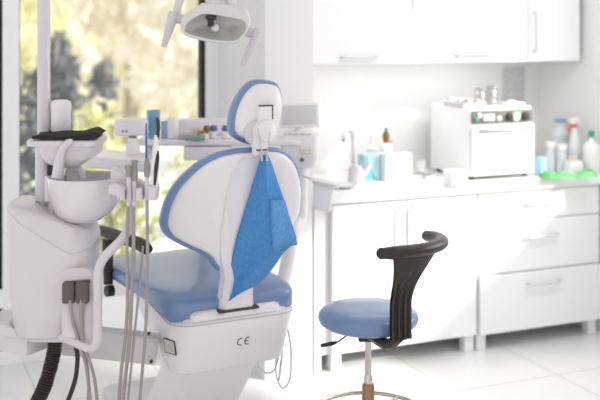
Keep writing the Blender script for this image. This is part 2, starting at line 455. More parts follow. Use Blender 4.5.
# ------------------------------------------------------------------ autoclave and things on it
ac = kthing('autoclave', 'white box-shaped autoclave with a dark control strip on the worktop', 'autoclave', .83, .035, .90)
AW, AD, AH = .405, .43, .385
b = new(); box(b, 0, AW, .02, AD, .015, AH, .012); obj('body', b, 'lacquer', ac)
b = new(); box(b, .005, AW-.005, -.012, .02, .02, .292, .012); dr = obj('door', b, 'lacquer', ac)
b = new(); box(b, .04, AW-.04, -.03, -.012, .258, .272, .005); obj('handle', b, 'steel', dr, label='grey bar handle')
b = new(); box(b, .012, AW-.012, .006, .02, .300, .368, .004); cp = obj('control_panel', b, 'panel', ac, label='dark grey control strip')
b = new(); box(b, .075, .15, 0, .006, .312, .35, .003); obj('display', b, 'screen', cp, label='pale display')
for x, r, m in ((.245, .022, 'blackpl'), (.285, .026, 'handle'), (.345, .024, 'blackpl')):
    b = new(); lathe(b, [(0, 0), (r, 0), (r*.92, .014), (0, .016)], (x, .006, .332), 20, (0, -1, 0)); obj('knob', b, m, cp)
for x, z, m in ((.04, .325, 'greencap'), (.18, .325, 'lacquer'), (.315, .352, 'green'), (.055, .345, 'lacquer')):
    b = new(); box(b, x-.012, x+.012, 0, .006, z-.012, z+.012, .003); obj('button', b, m, cp)
for x in (.03, AW-.03):
    for y in (.05, AD-.05):
        b = new(); lathe(b, [(.015, 0), (.015, .016)], (x, y, 0), 12); obj('foot', b, 'blackpl', ac)
zt = .90+AH
def ktop(t, v): return K(t, v, zt)
for lab, t, v, h in (('taller ribbed steel canister on the autoclave, beside the wall notice', 1.07, .20, .105), ('shorter ribbed steel canister on the autoclave, left of the tall one', 1.003, .215, .092)):
    c = thing('steel_canister', lab, 'canister', ktop(t, v), KA, 'canisters on the autoclave')
    b = new(); lathe(b, [(.026, 0), (.028, .004), (.028, .02), (.026, .024), (.028, .028), (.028, h-.03), (.026, h-.026), (.028, h-.02), (.028, h), (.024, h), (.024, .01)], n=28); obj('body', b, 'steel', c)
b = new(); box(b, -.06, .06, -.045, .045, 0, .016, .006); lathe(b, [(.0, .016), (.03, .017), (.02, .026), (0, .028)])
b.transform(Matrix.Translation(ktop(1.16, .14)) @ Matrix.Rotation(KA, 4, 'Z')); tag(obj('instrument_pad', b, 'lacquer'), 'small white pad with a round top on the right of the autoclave', 'pad')
t = thing('instrument_tray', 'shallow pale tray with crumpled wrapping on the back left of the autoclave', 'tray', ktop(.89, .22), KA)
b = new(); loft(b, [[(x*s, y*s, z) for x, y in rrect(.075, .11, .02)] for s, z in ((.85, 0), (1, .022), (1.04, .022), (1.04, .025), (.97, .024), (.84, .004))]); obj('body', b, 'unitgrey', t)
b = new()
G = [[b.verts.new((-.06+.12*i/7, -.09+.18*j/9, .022+random.uniform(0, .022))) for j in range(10)] for i in range(8)]
for i in range(7):
    for j in range(9): b.faces.new((G[i][j], G[i+1][j], G[i+1][j+1], G[i][j+1]))
tag(obj('crumpled_wrap', b, 'foilgrey', smooth=0), 'pale crumpled wrapping heaped in the pale tray on the autoclave', 'wrapping')
bpy.data.objects['crumpled_wrap'].location = ktop(.89, .22)+Vector((0, 0, .022)); bpy.data.objects['crumpled_wrap'].rotation_euler = (0, 0, KA)
# notice on the wall
b = new(); kbox(b, 1.415, 1.575, VB-.004, VB-.001, 1.25, 1.475); n_ = obj('notice', b, 'paper', smooth=0); tag(n_, 'grey printed paper notice fixed to the wall behind the autoclave', 'notice')

# ------------------------------------------------------------------ things on the worktop, left of the autoclave
ZC = .90
def kput(px, Y): # a spot on the worktop plane reached at photo column px and depth Y
    return Vector(((px-300)/FPX*Y, Y, ZC))
t = thing('tissue_holder', 'white lattice-patterned box standing beside the teal card', 'box', kput(393.5, 5.34), KA)
b = new(); box(b, -.075, .085, -.05, .05, 0, .145, .006); obj('body', b, 'lattice', t, smooth=0)
b = new(); box(b, -.045, .055, -.02, .02, .145, .148); obj('slot', b, 'seam', t, smooth=0)
t = thing('glove_box', 'teal and pale blue carton left of the white lattice box', 'box', kput(371.5, 5.34), KA)
b = new(); box(b, -.06, .03, -.04, .05, 0, .14, .003); obj('body', b, 'paleteal', t, smooth=0)
b = new(); prism(b, [(-.055, .01), (.005, .01), (-.02, .06), (-.05, .135)], -.0415, -.040); obj('printed_shape', b, 'teal', t, smooth=0, label='darker teal printed shape')
b = new(); box(b, .02, .04, .115, .13, 0, .08, 0); b.free()
t = thing('squeeze_bottle', 'white bottle with brown green nozzle and orange collar behind the lattice box', 'bottle', kput(386, 5.42), 0)
b = new(); lathe(b, [(.03, 0), (.033, .01), (.033, .15), (.028, .175), (.016, .188), (0, .188)]); obj('body', b, 'lacquer', t)
b = new(); lathe(b, [(.014, .188), (.015, .197), (0, .197)]); tube(b, [(.01, 0, .192), (.03, -.01, .199)], [.006, .004], 8); obj('collar', b, 'orange', t, label='orange collar')
b = new(); lathe(b, [(.015, .197), (.020, .215), (.017, .24), (.010, .252), (0, .252)]); obj('nozzle', b, 'brown', t, label='brown nozzle')
b = new(); lathe(b, [(.009, .252), (.010, .268), (.006, .276), (0, .276)]); obj('tip', b, 'greencap', t, label='green tip')
t = thing('soap_pump', 'short white pump bottle at the back, left of the orange collared bottle', 'bottle', kput(371.5, 5.48), 0)
b = new(); lathe(b, [(.03, 0), (.032, .01), (.032, .15), (.012, .17), (.012, .19), (0, .19)]); obj('body', b, 'lacquer', t)
b = new(); lathe(b, [(.006, .19), (.006, .215), (.014, .216), (.014, .228), (0, .23)]); tube(b, [(0, 0, .222), (-.02, -.01, .224), (-.035, -.014, .215)], .005, 8); obj('pump_head', b, 'lacquer', t)
t = thing('water_jug', 'small white jug with a slanted spout at the left end of the worktop', 'jug', kput(356, 5.22), KA)
b = new(); lathe(b, [(.038, 0), (.042, .01), (.042, .07), (.03, .085), (.03, .095), (0, .095)]); obj('body', b, 'ceramic', t)
b = new(); tube(b, [(.03, 0, .03), (.06, -.005, .065), (.075, -.01, .11)], [.02, .016, .012], 10); obj('spout', b, 'ceramic', t)
t = thing('faucet', 'tall thin white swan-neck tap at the left end of the worktop', 'tap', kput(353, 5.36), KA)
b = new(); lathe(b, [(.022, 0), (.022, .02), (.012, .03), (0, .03)]); obj('base', b, 'ceramic', t)
b = new(); tube(b, [(0, 0, .02), (0, 0, .2), (-.012, -.01, .255), (-.05, -.03, .27), (-.075, -.045, .245), (-.08, -.05, .225)], .011, 12); obj('spout', b, 'ceramic', t)
b = new(); lathe(b, [(.008, 0), (.008, .016)], (-.08, -.05, .21), 10); obj('aerator', b, 'tip', t, label='dark outlet tip')
for lab, px, Y, r, h in (('left white cup in front of the autoclave side', 407, 5.52, .034, .075), ('white cup, second from the left beside the autoclave', 420, 5.54, .032, .075)):
    t = thing('cup', lab, 'cup', kput(px, Y), 0, 'white cups by the autoclave')
    b = new(); lathe(b, [(r*.75, 0), (r*.8, .004), (r, h), (r*.92, h), (r*.7, .006)]); obj('body', b, 'lacquer', t)
for lab, px, Y in (('small low metal-lidded pot in front of the left white cup', 413.5, 5.38), ('small low metal-lidded pot in front of the second white cup', 421, 5.40), ('third small low pot, closest to the white tub', 429.5, 5.36)):
    t = thing('small_pot', lab, 'pot', kput(px, Y), 0, 'small pots by the autoclave')
    b = new(); lathe(b, [(.022, 0), (.024, .022), (0, .022)]); obj('body', b, 'lacquer', t)
    b = new(); lathe(b, [(.025, .022), (.025, .03), (0, .031)]); obj('lid', b, 'steel', t)
t = thing('plastic_tub', 'small white open tub in front of the autoclave side', 'tub', kput(455.5, 5.2), KA)
b = new(); loft(b, [[(x*s, y*s, z) for x, y in rrect(.054, .04, .01)] for s, z in ((.92, 0), (1, .065), (1.06, .065), (1.06, .07), (.94, .07), (.88, .006))]); obj('body', b, 'lacquer', t)
t = thing('cotton_dish', 'flat white dish lying at the front left of the worktop', 'dish', kput(341, 5.08), KA)
b = new(); lathe(b, [(.05, 0), (.075, .012), (.078, .016), (.07, .014), (.045, .004)]); obj('body', b, 'ceramic', t)

# ------------------------------------------------------------------ things right of the autoclave
def bottle(label, px, Y, r, h, cap, bm_m='clear', grp='bottles beside the right wall', neck=.4, caph=.03):
    t = thing('bottle', label, 'bottle', kput(px, Y), 0, grp)
    b = new(); lathe(b, [(r*.92, 0), (r, .008), (r, h*.68), (r*.86, h*.78), (r*neck, h*.9), (r*neck, h), (0, h)]); obj('body', b, bm_m, t)
    b = new(); lathe(b, [(r*neck*1.25, h-.004), (r*neck*1.25, h+caph), (0, h+caph)]); obj('cap', b, cap, t)
    return t
bottle('clear bottle with wide blue cap in the corner right of the autoclave', 560, 5.86, .048, .265, 'bluecap', neck=.55, caph=.018)
bottle('large white bottle with green cap near the right wall', 591.5, 5.60, .050, .205, 'greencap', 'lacquer', neck=.26)
bottle('short clear jar with white lid just right of the autoclave', 551, 5.66, .03, .14, 'lacquer', neck=.8)
bottle('small clear jar with white lid in front of the blue capped bottle', 562, 5.62, .028, .13, 'lacquer', neck=.8)
t = thing('spray_bottle', 'white spray bottle with orange and white trigger head', 'bottle', kput(574.5, 5.70), KA)
b = new(); lathe(b, [(.034, 0), (.037, .01), (.036, .13), (.024, .2), (.014, .235), (.014, .25), (0, .25)]); obj('body', b, 'lacquer', t)
b = new(); box(b, -.03, .03, -.014, .014, .262, .30, .008); box(b, -.045, -.028, -.007, .007, .28, .293, .003); obj('sprayer_head', b, 'lacquer', t)
b = new(); lathe(b, [(.018, .246), (.018, .265), (0, .265)]); tube(b, [(-.02, 0, .268), (-.034, 0, .245), (-.036, 0, .225)], [.008, .006, .004], 8); obj('trigger', b, 'orange', t, label='orange trigger and collar')
b = new(); box(b, -.016, .02, -.02, .03, 0, .10, .002); b.transform(Matrix.Translation(kput(541.5, 5.5)) @ Matrix.Rotation(KA, 4, 'Z'))
tag(obj('blue_carton', b, 'bluebox', smooth=0), 'small upright light blue carton touching the autoclave right side', 'carton')
t = thing('white_carton', 'low white carton with a peach lid patch in front of the green capped bottle', 'carton', kput(574, 5.56), KA)
b = new(); box(b, -.045, .04, -.03, .03, 0, .075, .004); obj('body', b, 'lacquer', t)
b = new(); box(b, -.03, .01, -.02, .02, .075, .095, .006); obj('lid', b, mat('peach', srgb(236, 208, 190), .5), t, label='peach lid')
# crumpled green cloth
b = new(); NX, NY = 26, 9
GA, GB = kput(541, 5.42), kput(597, 5.44); ax = (GB-GA); gx = ax.normalized(); gy = Vector((-gx.y, gx.x, 0))
G = []
for i in range(NX):
    row = []
    for j in range(NY):
        s, q = i/(NX-1), j/(NY-1)*2-1
        bend = .045*max(0, s-.72)/.28
        hgt = (.024+.007*math.sin(s*19)+.007*math.sin(s*7+q*3)+.03*max(0, s-.75)/.25)*max(0, 1-abs(q)**3)*min(1, 6*s+.45)*min(1, 7*(1-s)+.4)
        row.append(b.verts.new(GA+gx*(ax.length*s)+gy*(q*(.04+.015*math.sin(s*9))+bend)+Vector((0, 0, hgt+.001))))
    G.append(row)
for i in range(NX-1):
    for j in range(NY-1): b.faces.new((G[i][j], G[i+1][j], G[i+1][j+1], G[i][j+1]))
tag(obj('green_cloth', b, 'green', smooth=180), 'crumpled bright green cloth lying in front of the bottles', 'cloth')
# green bottle on the floor
t = thing('green_container', 'green container with brown base on the floor beneath the left cabinet side', 'container', K(-.035, .16, 0), KA)
b = new(); lathe(b, [(.04, 0), (.045, .03), (.04, .045), (0, .045)]); obj('base', b, 'brown', t)
b = new(); lathe(b, [(.038, .045), (.04, .065), (.02, .08), (0, .08)]); obj('lid', b, 'greencap', t)

# ------------------------------------------------------------------ saddle stool
SX, SY, SZ = .266, 3.90, .60
st = thing('stool', 'round blue swivel stool with curved black backrest before the cabinets', 'stool', (SX, SY, 0), 0)
b = new(); lathe(b, [(0, .545), (.12, .545), (.172, .55), (.190, .563), (.196, .58), (.192, .597), (.178, .61), (.14, .62), (.07, .622), (0, .622)], n=48); obj('seat', b, 'blue', st)
b = new(); lathe(b, [(.11, .535), (.13, .54), (.131, .548), (0, .548)], n=40); obj('seat_pan', b, 'blackpl', st)
b = new(); box(b, -.04, .03, -.035, .035, .492, .538, .006); tube(b, [(0, -.03, .527), (.06, -.16, .525), (.10, -.240, .575)], [.022, .022, .018], 8); obj('mechanism', b, 'blackpl', st)
b = new(); lathe(b, [(.0125, .29), (.0125, .50), (0, .50)], n=20); lathe(b, [(.015, .30), (.017, .345), (.0125, .36)], n=20); obj('gas_lift', b, 'chrome', st)
b = new(); lathe(b, [(.0, .05), (.024, .05), (.024, .315), (.021, .322), (0, .322)], n=24); obj('column_sleeve', b, 'bronze', st)
b = new(); tube(b, [(-.03, 0, .53), (-.075, -.02, .52), (-.115, -.035, .498), (-.13, -.04, .493)], .0035, 8)
obj('lever', b, mat('green_grey_rod', srgb(74, 110, 104), .35, metal=.5), st, label='thin greenish lever rod')
b = new(); tube(b, [(-.125, -.04, .494), (-.15, -.043, .489), (-.186, -.048, .484)], [.006, .0085, .007], 8); obj('lever_grip', b, 'blackpl', st)
b = new(); R_ = .222
ring = [Vector((R_*math.cos(2*PI*i/56), R_*math.sin(2*PI*i/56), .205)) for i in range(57)]
tube(b, ring, .009, 10, sm=False)
for i in range(3):
    a = i*2*PI/3+.9; tube(b, [(0, 0, .205), (R_*math.cos(a), R_*math.sin(a), .205)], .007, 8, sm=False)
obj('foot_ring', b, 'chrome', st)
b = new()
for i in range(5):
    a = i*2*PI/5+.5; c, s = math.cos(a), math.sin(a)
    tube(b, [(0, 0, .085), (.15*c, .15*s, .075), (.27*c, .27*s, .06)], [.026, .02, .014], 8)
obj('star_base', b, 'chrome', st)
for i in range(5):
    a = i*2*PI/5+.5; c, s = math.cos(a), math.sin(a)
    b = new(); lathe(b, [(.0, -.022), (.02, -.022), (.026, -.014), (.026, .014), (.02, .022), (0, .022)], (.27*c, .27*s, .026), 16, (-s, c, 0)); obj('caster', b, 'blackpl', st)
# backrest: a curved padded bar on a ribbed flared stem
b = new(); pts = []; rr = []
for i in range(15):
    a = math.radians(-84+(114*i/14)); r = .285
    pts.append((r*math.cos(a), r*math.sin(a), .868+.024*(1-i/14)+.008*math.sin(i/14*PI)))
    rr.append(.026)
rr[0] = .021; rr[-1] = .022
tube(b, pts, rr, 14, k=4, flat=.92)
p0, p1 = Vector(pts[0]), Vector(pts[-1])
for p, q in ((pts[0], pts[1]), (pts[-1], pts[-2])):
    d = (Vector(p)-Vector(q)).normalized()
    lathe(b, [(.022, -.001), (.019, .010), (.011, .018), (0, .021)], p, 14, d)
br = obj('backrest', b, 'blackpl', st)
b = new(); NS, NH = 41, 26; gf, gb = [], []
for j in range(NH):
    h = j/(NH-1)
    # centre line: from under the seat outwards and up to the bar
    path = spline([(.262, .566), (.258, .60), (.258, .66), (.262, .74), (.268, .80), (.278, .882)], 8)
    f = h*(len(path)-1); i0 = min(int(f), len(path)-2); q = path[i0].lerp(path[i0+1], f-i0) if hasattr(path[i0], 'lerp') else path[i0]
    q = Vector((q[0], q[1]))
    tdir = Vector((path[i0+1][0]-path[i0][0], path[i0+1][1]-path[i0][1])).normalized(); nrm = Vector((tdir.y, -tdir.x))
    zz = max(0, (q.y-.70)/.17); hw = .046+.070*min(1, zz)**2.2
    am = math.radians(-66+15*min(1, zz)**1.6)
    r1, r2 = [], []
    for i in range(NS):
        s = i/(NS-1)*2-1
        rib = (.013*(.5+.5*math.cos((s+1)*PI*4.0))) * max(0, 1-max(0, (q.y-.74)/.09)) if abs(s) < 1 else 0
        edge = .012*(1-abs(s)**6)
        a = am+s*hw/max(q.x, .2)
        for lst, off in ((r1, edge-rib), (r2, -edge)):
            p = q+nrm*off
            lst.append(b.verts.new((p.x*math.cos(a), p.x*math.sin(a), p.y)))
    gf.append(r1); gb.append(r2)
for j in range(NH-1):
    for i in range(NS-1):
        b.faces.new((gf[j][i], gf[j][i+1], gf[j+1][i+1], gf[j+1][i])); b.faces.new((gb[j][i+1], gb[j][i], gb[j+1][i], gb[j+1][i+1]))
    b.faces.new((gf[j][0], gf[j+1][0], gb[j+1][0], gb[j][0])); b.faces.new((gf[j+1][-1], gf[j][-1], gb[j][-1], gb[j+1][-1]))
for row_f, row_b in ((gf[0], gb[0]), (gf[-1], gb[-1])):
    for i in range(NS-1): b.faces.new((row_f[i], row_b[i], row_b[i+1], row_f[i+1]))
obj('backrest_stem', b, 'blackpl', st, smooth=60)

# ------------------------------------------------------------------ dental chair
CA = math.radians(27); C0 = Vector((-.262, 3.86, 0))
CM = Matrix.Translation(C0) @ Matrix.Rotation(CA, 4, 'Z')
ch = thing('dental_chair', 'large white and blue dental chair seen from behind, in the middle of the room', 'dental chair', C0, CA)

# backrest: outline as half widths up the reclined axis
def axis(h):      # h metres above the seat deck (.62), along z; returns y' of the rear face
    return -.03-.205*(max(h, 0)/.66)**1.1
OUT = [(.00, .070), (.02, .090), (.05, .112), (.075, .146), (.10, .196), (.135, .252), (.18, .281), (.24, .281), (.30, .268), (.35, .245), (.40, .208), (.435, .168), (.460, .118), (.470, .060), (.472, .0)]
def outline():
    pts = spline([(w_, h_, 0) for h_, w_ in OUT[:-1]], 4)
    R = [(p.x, p.y) for p in pts]
    L = [(-x, h) for x, h in R[::-1]]
    bot = []
    return R+L
OL = outline()
def back_pt(x, h, d):   # x across, h above shell bottom, d forward of the shell surface
    wrap = 1.15*x*x
    spine = -.012*max(0, 1-abs(x)/.075) if False else 0
    return Vector((x, axis(h+.17)+wrap+spine+d, .79+h))
def shell_loft(bm, prof, ol=OL, fn=back_pt, c=(0, .24)):
    rings = []
    for s, d in prof:
        rings.append([fn(c[0]+(x-c[0])*s, c[1]+(h-c[1])*s, d) for x, h in ol])
    return loft(bm, rings)
b = new(); shell_loft(b, [(.001, 0), (.3, .001), (.6, .002), (.8, .004), (.9, .006), (.94, .010), (.955, .018), (.955, .032)])
obj('backrest_shell', b, 'plastic', ch, smooth=50)
b = new(); shell_loft(b, [(.5, .024), (.93, .024), (.985, .024), (1.01, .028), (1.022, .038), (1.025, .052), (1.015, .066), (.98, .078), (.90, .088), (.7, .094), (.4, .094), (.001, .092)])
obj('backrest_cushion', b, 'blue', ch, smooth=60)
# spine: raised trapezoid fairing running down into the seat deck
b = new()
rings = []
for h, hw, tk in ((-.172, .080, .030), (-.10, .066, .032), (-.03, .062, .030), (.0, .070, .026), (.06, .088, .015), (.16, .100, .007), (.30, .096, .002), (.40, .085, -.006), (.44, .060, -.012)):
    y = axis(h+.17)
    rings.append([(-hw, y+.035, .79+h), (-hw*.96, y-tk*.2, .79+h), (-hw*.72, y-tk, .79+h), (hw*.72, y-tk, .79+h), (hw*.96, y-tk*.2, .79+h), (hw, y+.035, .79+h)])
loft(b, rings); obj('backrest_spine', b, 'plastic', ch, smooth=25)

# headrest
HO = [(-.098, .0), (-.088, .035), (-.07, .070), (-.035, .086), (.02, .090), (.07, .080), (.105, .062), (.125, .038), (.13, .0)]   # (h, halfwidth)
ho = [(p.x, p.y) for p in spline([(w_, h_, 0) for h_, w_ in HO], 4)]
ho = ho+[(-x, h) for x, h in ho[::-1]][1:-1]
HC0 = Vector((.030, -.20, 1.377))
def head_pt(x, h, d): return HC0+Vector((x*1.04+.23*h-.03*min(0, h), 1.2*x*x+d-.10*h+.5*h*h, h-.10*x))
b = new(); shell_loft(b, [(.001, -.012), (.5, -.010), (.78, -.004), (.90, .004), (.94, .014), (.94, .03)], ho, head_pt, (0, .02)); obj('headrest_shell', b, 'plastic', ch, smooth=50)
b = new(); shell_loft(b, [(.6, .02), (.97, .02), (1.02, .024), (1.06, .036), (1.07, .052), (1.05, .07), (.98, .084), (.8, .094), (.4, .098), (.001, .098)], ho, head_pt, (0, .02)); obj('headrest_cushion', b, 'blue', ch, smooth=60)
# joint: slot, round hub, neck
b = new(); box(b, .008, .064, -.232, -.205, 1.352, 1.424, .004); obj('headrest_plate', b, 'plastic', ch)
b = new(); box(b, .008, .064, -.2335, -.226, 1.420, 1.425); box(b, .061, .0645, -.2335, -.226, 1.372, 1.424); obj('headrest_slot', b, 'ink', ch, smooth=0, label='dark slot edge')
hb = new(); lathe(hb, [(0, -.01), (.042, -.01), (.042, .016), (.038, .026), (.025, .030), (0, .031)], (.030, -.224, 1.330), 32, (.12, -1, 0)); obj('headrest_hub', hb, 'plastic', ch)
b = new(); lathe(b, [(.046, -.02), (.046, .004), (.042, .010), (0, .010)], (.008, -.214, 1.322), 32, (.0, -1, 0)); obj('headrest_collar', b, 'unitgrey', ch)
b = new(); loft(b, [[(x+.0+dx, y+yy, z) for x, y in rrect(w_, .022, .01)] for z, w_, yy, dx in ((1.32, .030, -.212, .018), (1.29, .026, -.222, .012), (1.268, .026, -.236, .010), (1.245, .028, -.236, .010))]); obj('headrest_neck', b, 'plastic', ch)
b = new(); box(b, -.014, .034, -.262, -.250, 1.262, 1.267); obj('neck_gap', b, 'ink', ch, smooth=0, label='dark gap line under the headrest neck')

# seat
def seat_ring(y, hw, zt, zb, n=28, ex=3.2):
    pts = []
    for i in range(n):
        a = 2*PI*i/n; c, s = math.cos(a), math.sin(a)
        x = hw*math.copysign(abs(c)**(2/ex), c); z = math.copysign(abs(s)**(2/ex), s)
        zz = (zt+zb)/2+z*(zt-zb)/2
        if z < 0 and y < .12: zz -= .030*max(0, 1-y/.12)*min(1, max(0, abs(x)-.09)/.06)
        if z > 0: zz -= .018*max(0, 1-(x/hw)**2)*1.0          # slight dish
        pts.append((x, y, zz))
    return pts
b = new(); SR = []
for y, hw, zt, zb in ((-.035, .10, .675, .635), (-.03, .20, .690, .622), (-.005, .237, .705, .612), (.05, .252, .715, .606), (.15, .258, .718, .606), (.30, .262, .714, .606), (.45, .272, .714, .608), (.60, .280, .718, .606), (.70, .276, .716, .600), (.80, .255, .705, .59), (.87, .22, .68, .58), (.91, .15, .64, .59)):
    SR.append(seat_ring(y, hw+.022, zt, zb))
loft(b, SR); obj('seat_cushion', b, 'blue', ch, smooth=80)
# white underbody
def rr3(hx, y0, y1, z, r, cx=0): 
    return [(x+cx, (y0+y1)/2+y, z) for x, y in rrect(hx, (y1-y0)/2, r, 8)]
b = new(); loft(b, [rr3(.225, .02, .62, .396, .07), rr3(.237, .0, .66, .401, .075), rr3(.243, -.02, .70, .44, .08), rr3(.254, -.055, .74, .56, .085), rr3(.258, -.068, .75, .596, .085), rr3(.255, -.066, .75, .604, .085), rr3(.24, -.05, .73, .611, .08)])
# shape the bow: lift the front of the underside
for v in b.verts:
    f = max(0, (v.co.y-.30)/.45)
    if v.co.y > .04: v.co.x *= 1-.24*min(1, (v.co.y-.04)/.40)
    if v.co.z < .60: v.co.z = v.co.z+(.585-v.co.z)*min(1, f)**1.3*.95
ub = obj('underbody', b, 'plastic', ch, smooth=40)
b = new(); loft(b, [rr3(.238, -.052, .72, .604, .08), rr3(.238, -.052, .72, .614, .08), rr3(.23, -.044, .71, .618, .08)])
for v in b.verts:
    if v.co.y > .04: v.co.x *= 1-.24*min(1, (v.co.y-.04)/.40)
obj('seat_deck', b, 'plastic', ch)
b = new(); loft(b, [rr3(.19, -.058, .06, .61, .03), rr3(.185, -.054, .06, .632, .03), rr3(.172, -.042, .05, .642, .03)]); obj('deck_hump', b, 'plastic', ch)
b = new(); box(b, -.082, .082, -.072, -.03, .633, .6425, .001); obj('deck_slot', b, 'ink', ch, smooth=0, label='dark slot where the backrest enters the deck')
b = new(); loft(b, [rr3(.255*.994+.003, -.0675, .752, .5965, .085), rr3(.2595, -.0695, .752, .5985, .085), rr3(.2585, -.0685, .752, .6005, .085)], False, False)
for v in b.verts:
    if v.co.y > .04: v.co.x *= 1-.24*min(1, (v.co.y-.04)/.40)
obj('deck_seam', b, 'seam', ch, smooth=0)
# lifting arm and base
b = new(); loft(b, [rr3(.14, .03, .34, .43, .02), rr3(.14, .13, .44, .30, .02), rr3(.14, .34, .66, .06, .02)]); obj('lift_arm', b, 'plastic', ch, smooth=25)
b = new(); loft(b, [rr3(.24, .18, 1.0, .001, .06), rr3(.24, .18, 1.0, .045, .06), rr3(.20, .22, .96, .062, .06)]); obj('base_plate', b, 'unitgrey', ch, smooth=30)

# CE letters on the rear face, rating plate on the corner, bolts
def arc_strip(bm, cx, cz, r, wd, a0, a1, y0, y1, n=18):
    for i in range(n):
        a, c = math.radians(a0+(a1-a0)*i/n), math.radians(a0+(a1-a0)*(i+1)/n)
        q = [(cx+rr_*math.cos(t_), cz+rr_*math.sin(t_)) for rr_, t_ in ((r, a), (r, c), (r-wd, c), (r-wd, a))]
        prism(bm, q, y0, y1)
b = new(); ym = -.0695
def face_y(z): return -.055-(z-.56)/.036*.013 if z > .56 else -.02-(z-.45)/.11*.035
for k, cx in enumerate((.020, .050)):
    arc_strip(b, cx, .505, .0165, .0042, 75, 285, -.001, .001)
    if k == 1: prism(b, [(cx-.0165, .503), (cx-.0165, .507), (cx+.000, .507), (cx+.000, .503)], -.0011, .001)
sl = (.035/.11)
for v in b.verts: v.co.y = v.co.y-.0387-(v.co.z-.505)*sl
obj('marking', b, 'ink', ch, smooth=0, label='dark letters CE on the rear of the underbody')
# rating plate on the rounded left corner
t_ = at(163.5, 344, 3.68)
nrm = (Matrix.Rotation(CA, 3, 'Z') @ Vector((-.93, -.36, -.16))).normalized()
Mx = Matrix.Translation(CM @ Vector((-.246, .020, .508))) @ (nrm.to_track_quat('Y', 'Z').to_matrix().to_4x4())
b = mbox((.056, .006, .050), Mx); 
b2 = mbox((.064, .004, .058), Mx)
o = obj('rating_plate_border', b2, 'ink', ch, world=True, smooth=0, label='dark border of the rating plate'); o2 = obj('rating_plate', b, 'plate', ch, world=True, smooth=0, label='small grey rating plate')
# black armrest on the far left side of the seat
b = new(); tube(b, [(-.315, .60, .62), (-.315, .605, .72), (-.312, .61, .81)], [.02, .022, .026], 12); tube(b, [(-.30, .585, .595), (-.33, .58, .595)], .024, 12, sm=False); obj('armrest_post', b, 'black', ch, label='black armrest post')
b = new(); tube(b, [(-.345, .72, .838), (-.325, .62, .842), (-.285, .47, .836), (-.25, .36, .828), (-.245, .30, .818)], [.022, .030, .033, .034, .028], 14, flat=.72); obj('armrest', b, 'black', ch, label='black armrest pad')
# loose grey cable loops behind the right side of the underbody
for pts in ([(284, 318), (289, 335), (291, 352), (290, 378), (283, 388), (277, 378), (276, 362), (279, 340)], [(258, 366), (266, 373), (274, 370), (279, 355), (282, 330)], [(283, 325), (282, 355), (279, 380), (281, 360)]):
    b = new(); tube(b, [at(x, y, 4.06+.004*i) for i, (x, y) in enumerate(pts)], .004, 8, k=10); obj('cable', b, 'unitgrey', ch, world=True, label='thin grey cable loop')

# ------------------------------------------------------------------ bib hanging on the headrest
bb = thing('dental_bib', 'bright blue paper bib draped down the back of the chair', 'bib', CM @ Vector((.08, -.27, .70)), CA)
def bibp(px, py, Y): return at(px, py, Y)
# rows of (left x, fold x, right x) down the cloth in the picture plane, with the depth following the backrest
b = new(); rows = []
prof = [  # y, left, ridge, right
 (155, 261.5, 265, 268), (165, 258.5, 266, 272), (180, 254, 267, 277), (200, 248, 269, 284), (220, 242, 271, 290.5), (238, 236.5, 273, 296.5), (246, 234.5, 272, 292), (256, 232.5, 268, 283), (268, 230.5, 263, 276), (280, 229, 257, 268), (292, 228, 248, 257), (303, 227.5, 234, 238)]
def dep(y): # world depth of the back's surface
    z_l = 1.27-(y-148)/(306-148)*.65
    return 3.86-.89*(.05+.18*max(0, (z_l-.62)/.66))-.045
NB = 18
for k in range(len(prof)):
    y, l, r_, rt = prof[k]; row = []
    for i in range(NB+1):
        s = i/NB; x = l+(rt-l)*s
        rs = (r_-l)/max(rt-l, .1)
        tent = -.07*(1-abs(s-rs)/max(rs if s < rs else 1-rs, .05))
        wav = .006*math.sin(s*9+k*.7)
        yy = y+ (6*math.sin(s*PI)*0 if k else 0)
        if k >= 5: yy = y - (s*9 if k > 5 else 0)*(k-5)/6
        row.append(b.verts.new(at(x, yy, dep(y)+tent+wav+.03*s+.02*(1-s))))
    rows.append(row)
for a, c in zip(rows, rows[1:]):
    for i in range(NB): b.faces.new((a[i], a[i+1], c[i+1], c[i]))
bo = obj('sheet', b, 'bib', bb, world=True, smooth=30)
sd = bo.modifiers.new('thickness', 'SOLIDIFY'); sd.thickness = .0015
# folded-over flap on the right, its lit side painted as a paler blue
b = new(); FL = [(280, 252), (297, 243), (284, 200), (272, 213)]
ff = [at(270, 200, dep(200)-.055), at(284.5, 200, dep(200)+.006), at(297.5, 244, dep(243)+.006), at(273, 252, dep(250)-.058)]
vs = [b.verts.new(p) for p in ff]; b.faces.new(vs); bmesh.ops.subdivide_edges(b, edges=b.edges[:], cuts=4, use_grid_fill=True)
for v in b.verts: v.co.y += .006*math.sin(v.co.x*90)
fo = obj('flap', b, mat('blue_paper_lit_side', srgb(92, 150, 208), .85, var=.14, scale=90, bump=.25, bscale=260), bb, world=True, smooth=30); s2 = fo.modifiers.new('thickness', 'SOLIDIFY'); s2.thickness = .0015
b = new(); tube(b, [at(258, 128, 3.60), at(260.5, 140, 3.595), at(261.5, 150, 3.59), at(262, 158, 3.585)], .0028, 8); tube(b, [at(270, 132, 3.60), at(268.5, 143, 3.595), at(267.5, 152, 3.59), at(267, 158, 3.585)], .0022, 8)
obj('neck_chain', b, 'steel', bb, world=True, label='thin metal bib chain')
for px in (262, 267):
    b = new(); mbox((.008, .012, .022), Matrix.Translation(at(px, 158, 3.578)), .002, bm=b); obj('clip', b, 'steel', bb, world=True, label='small metal clip')

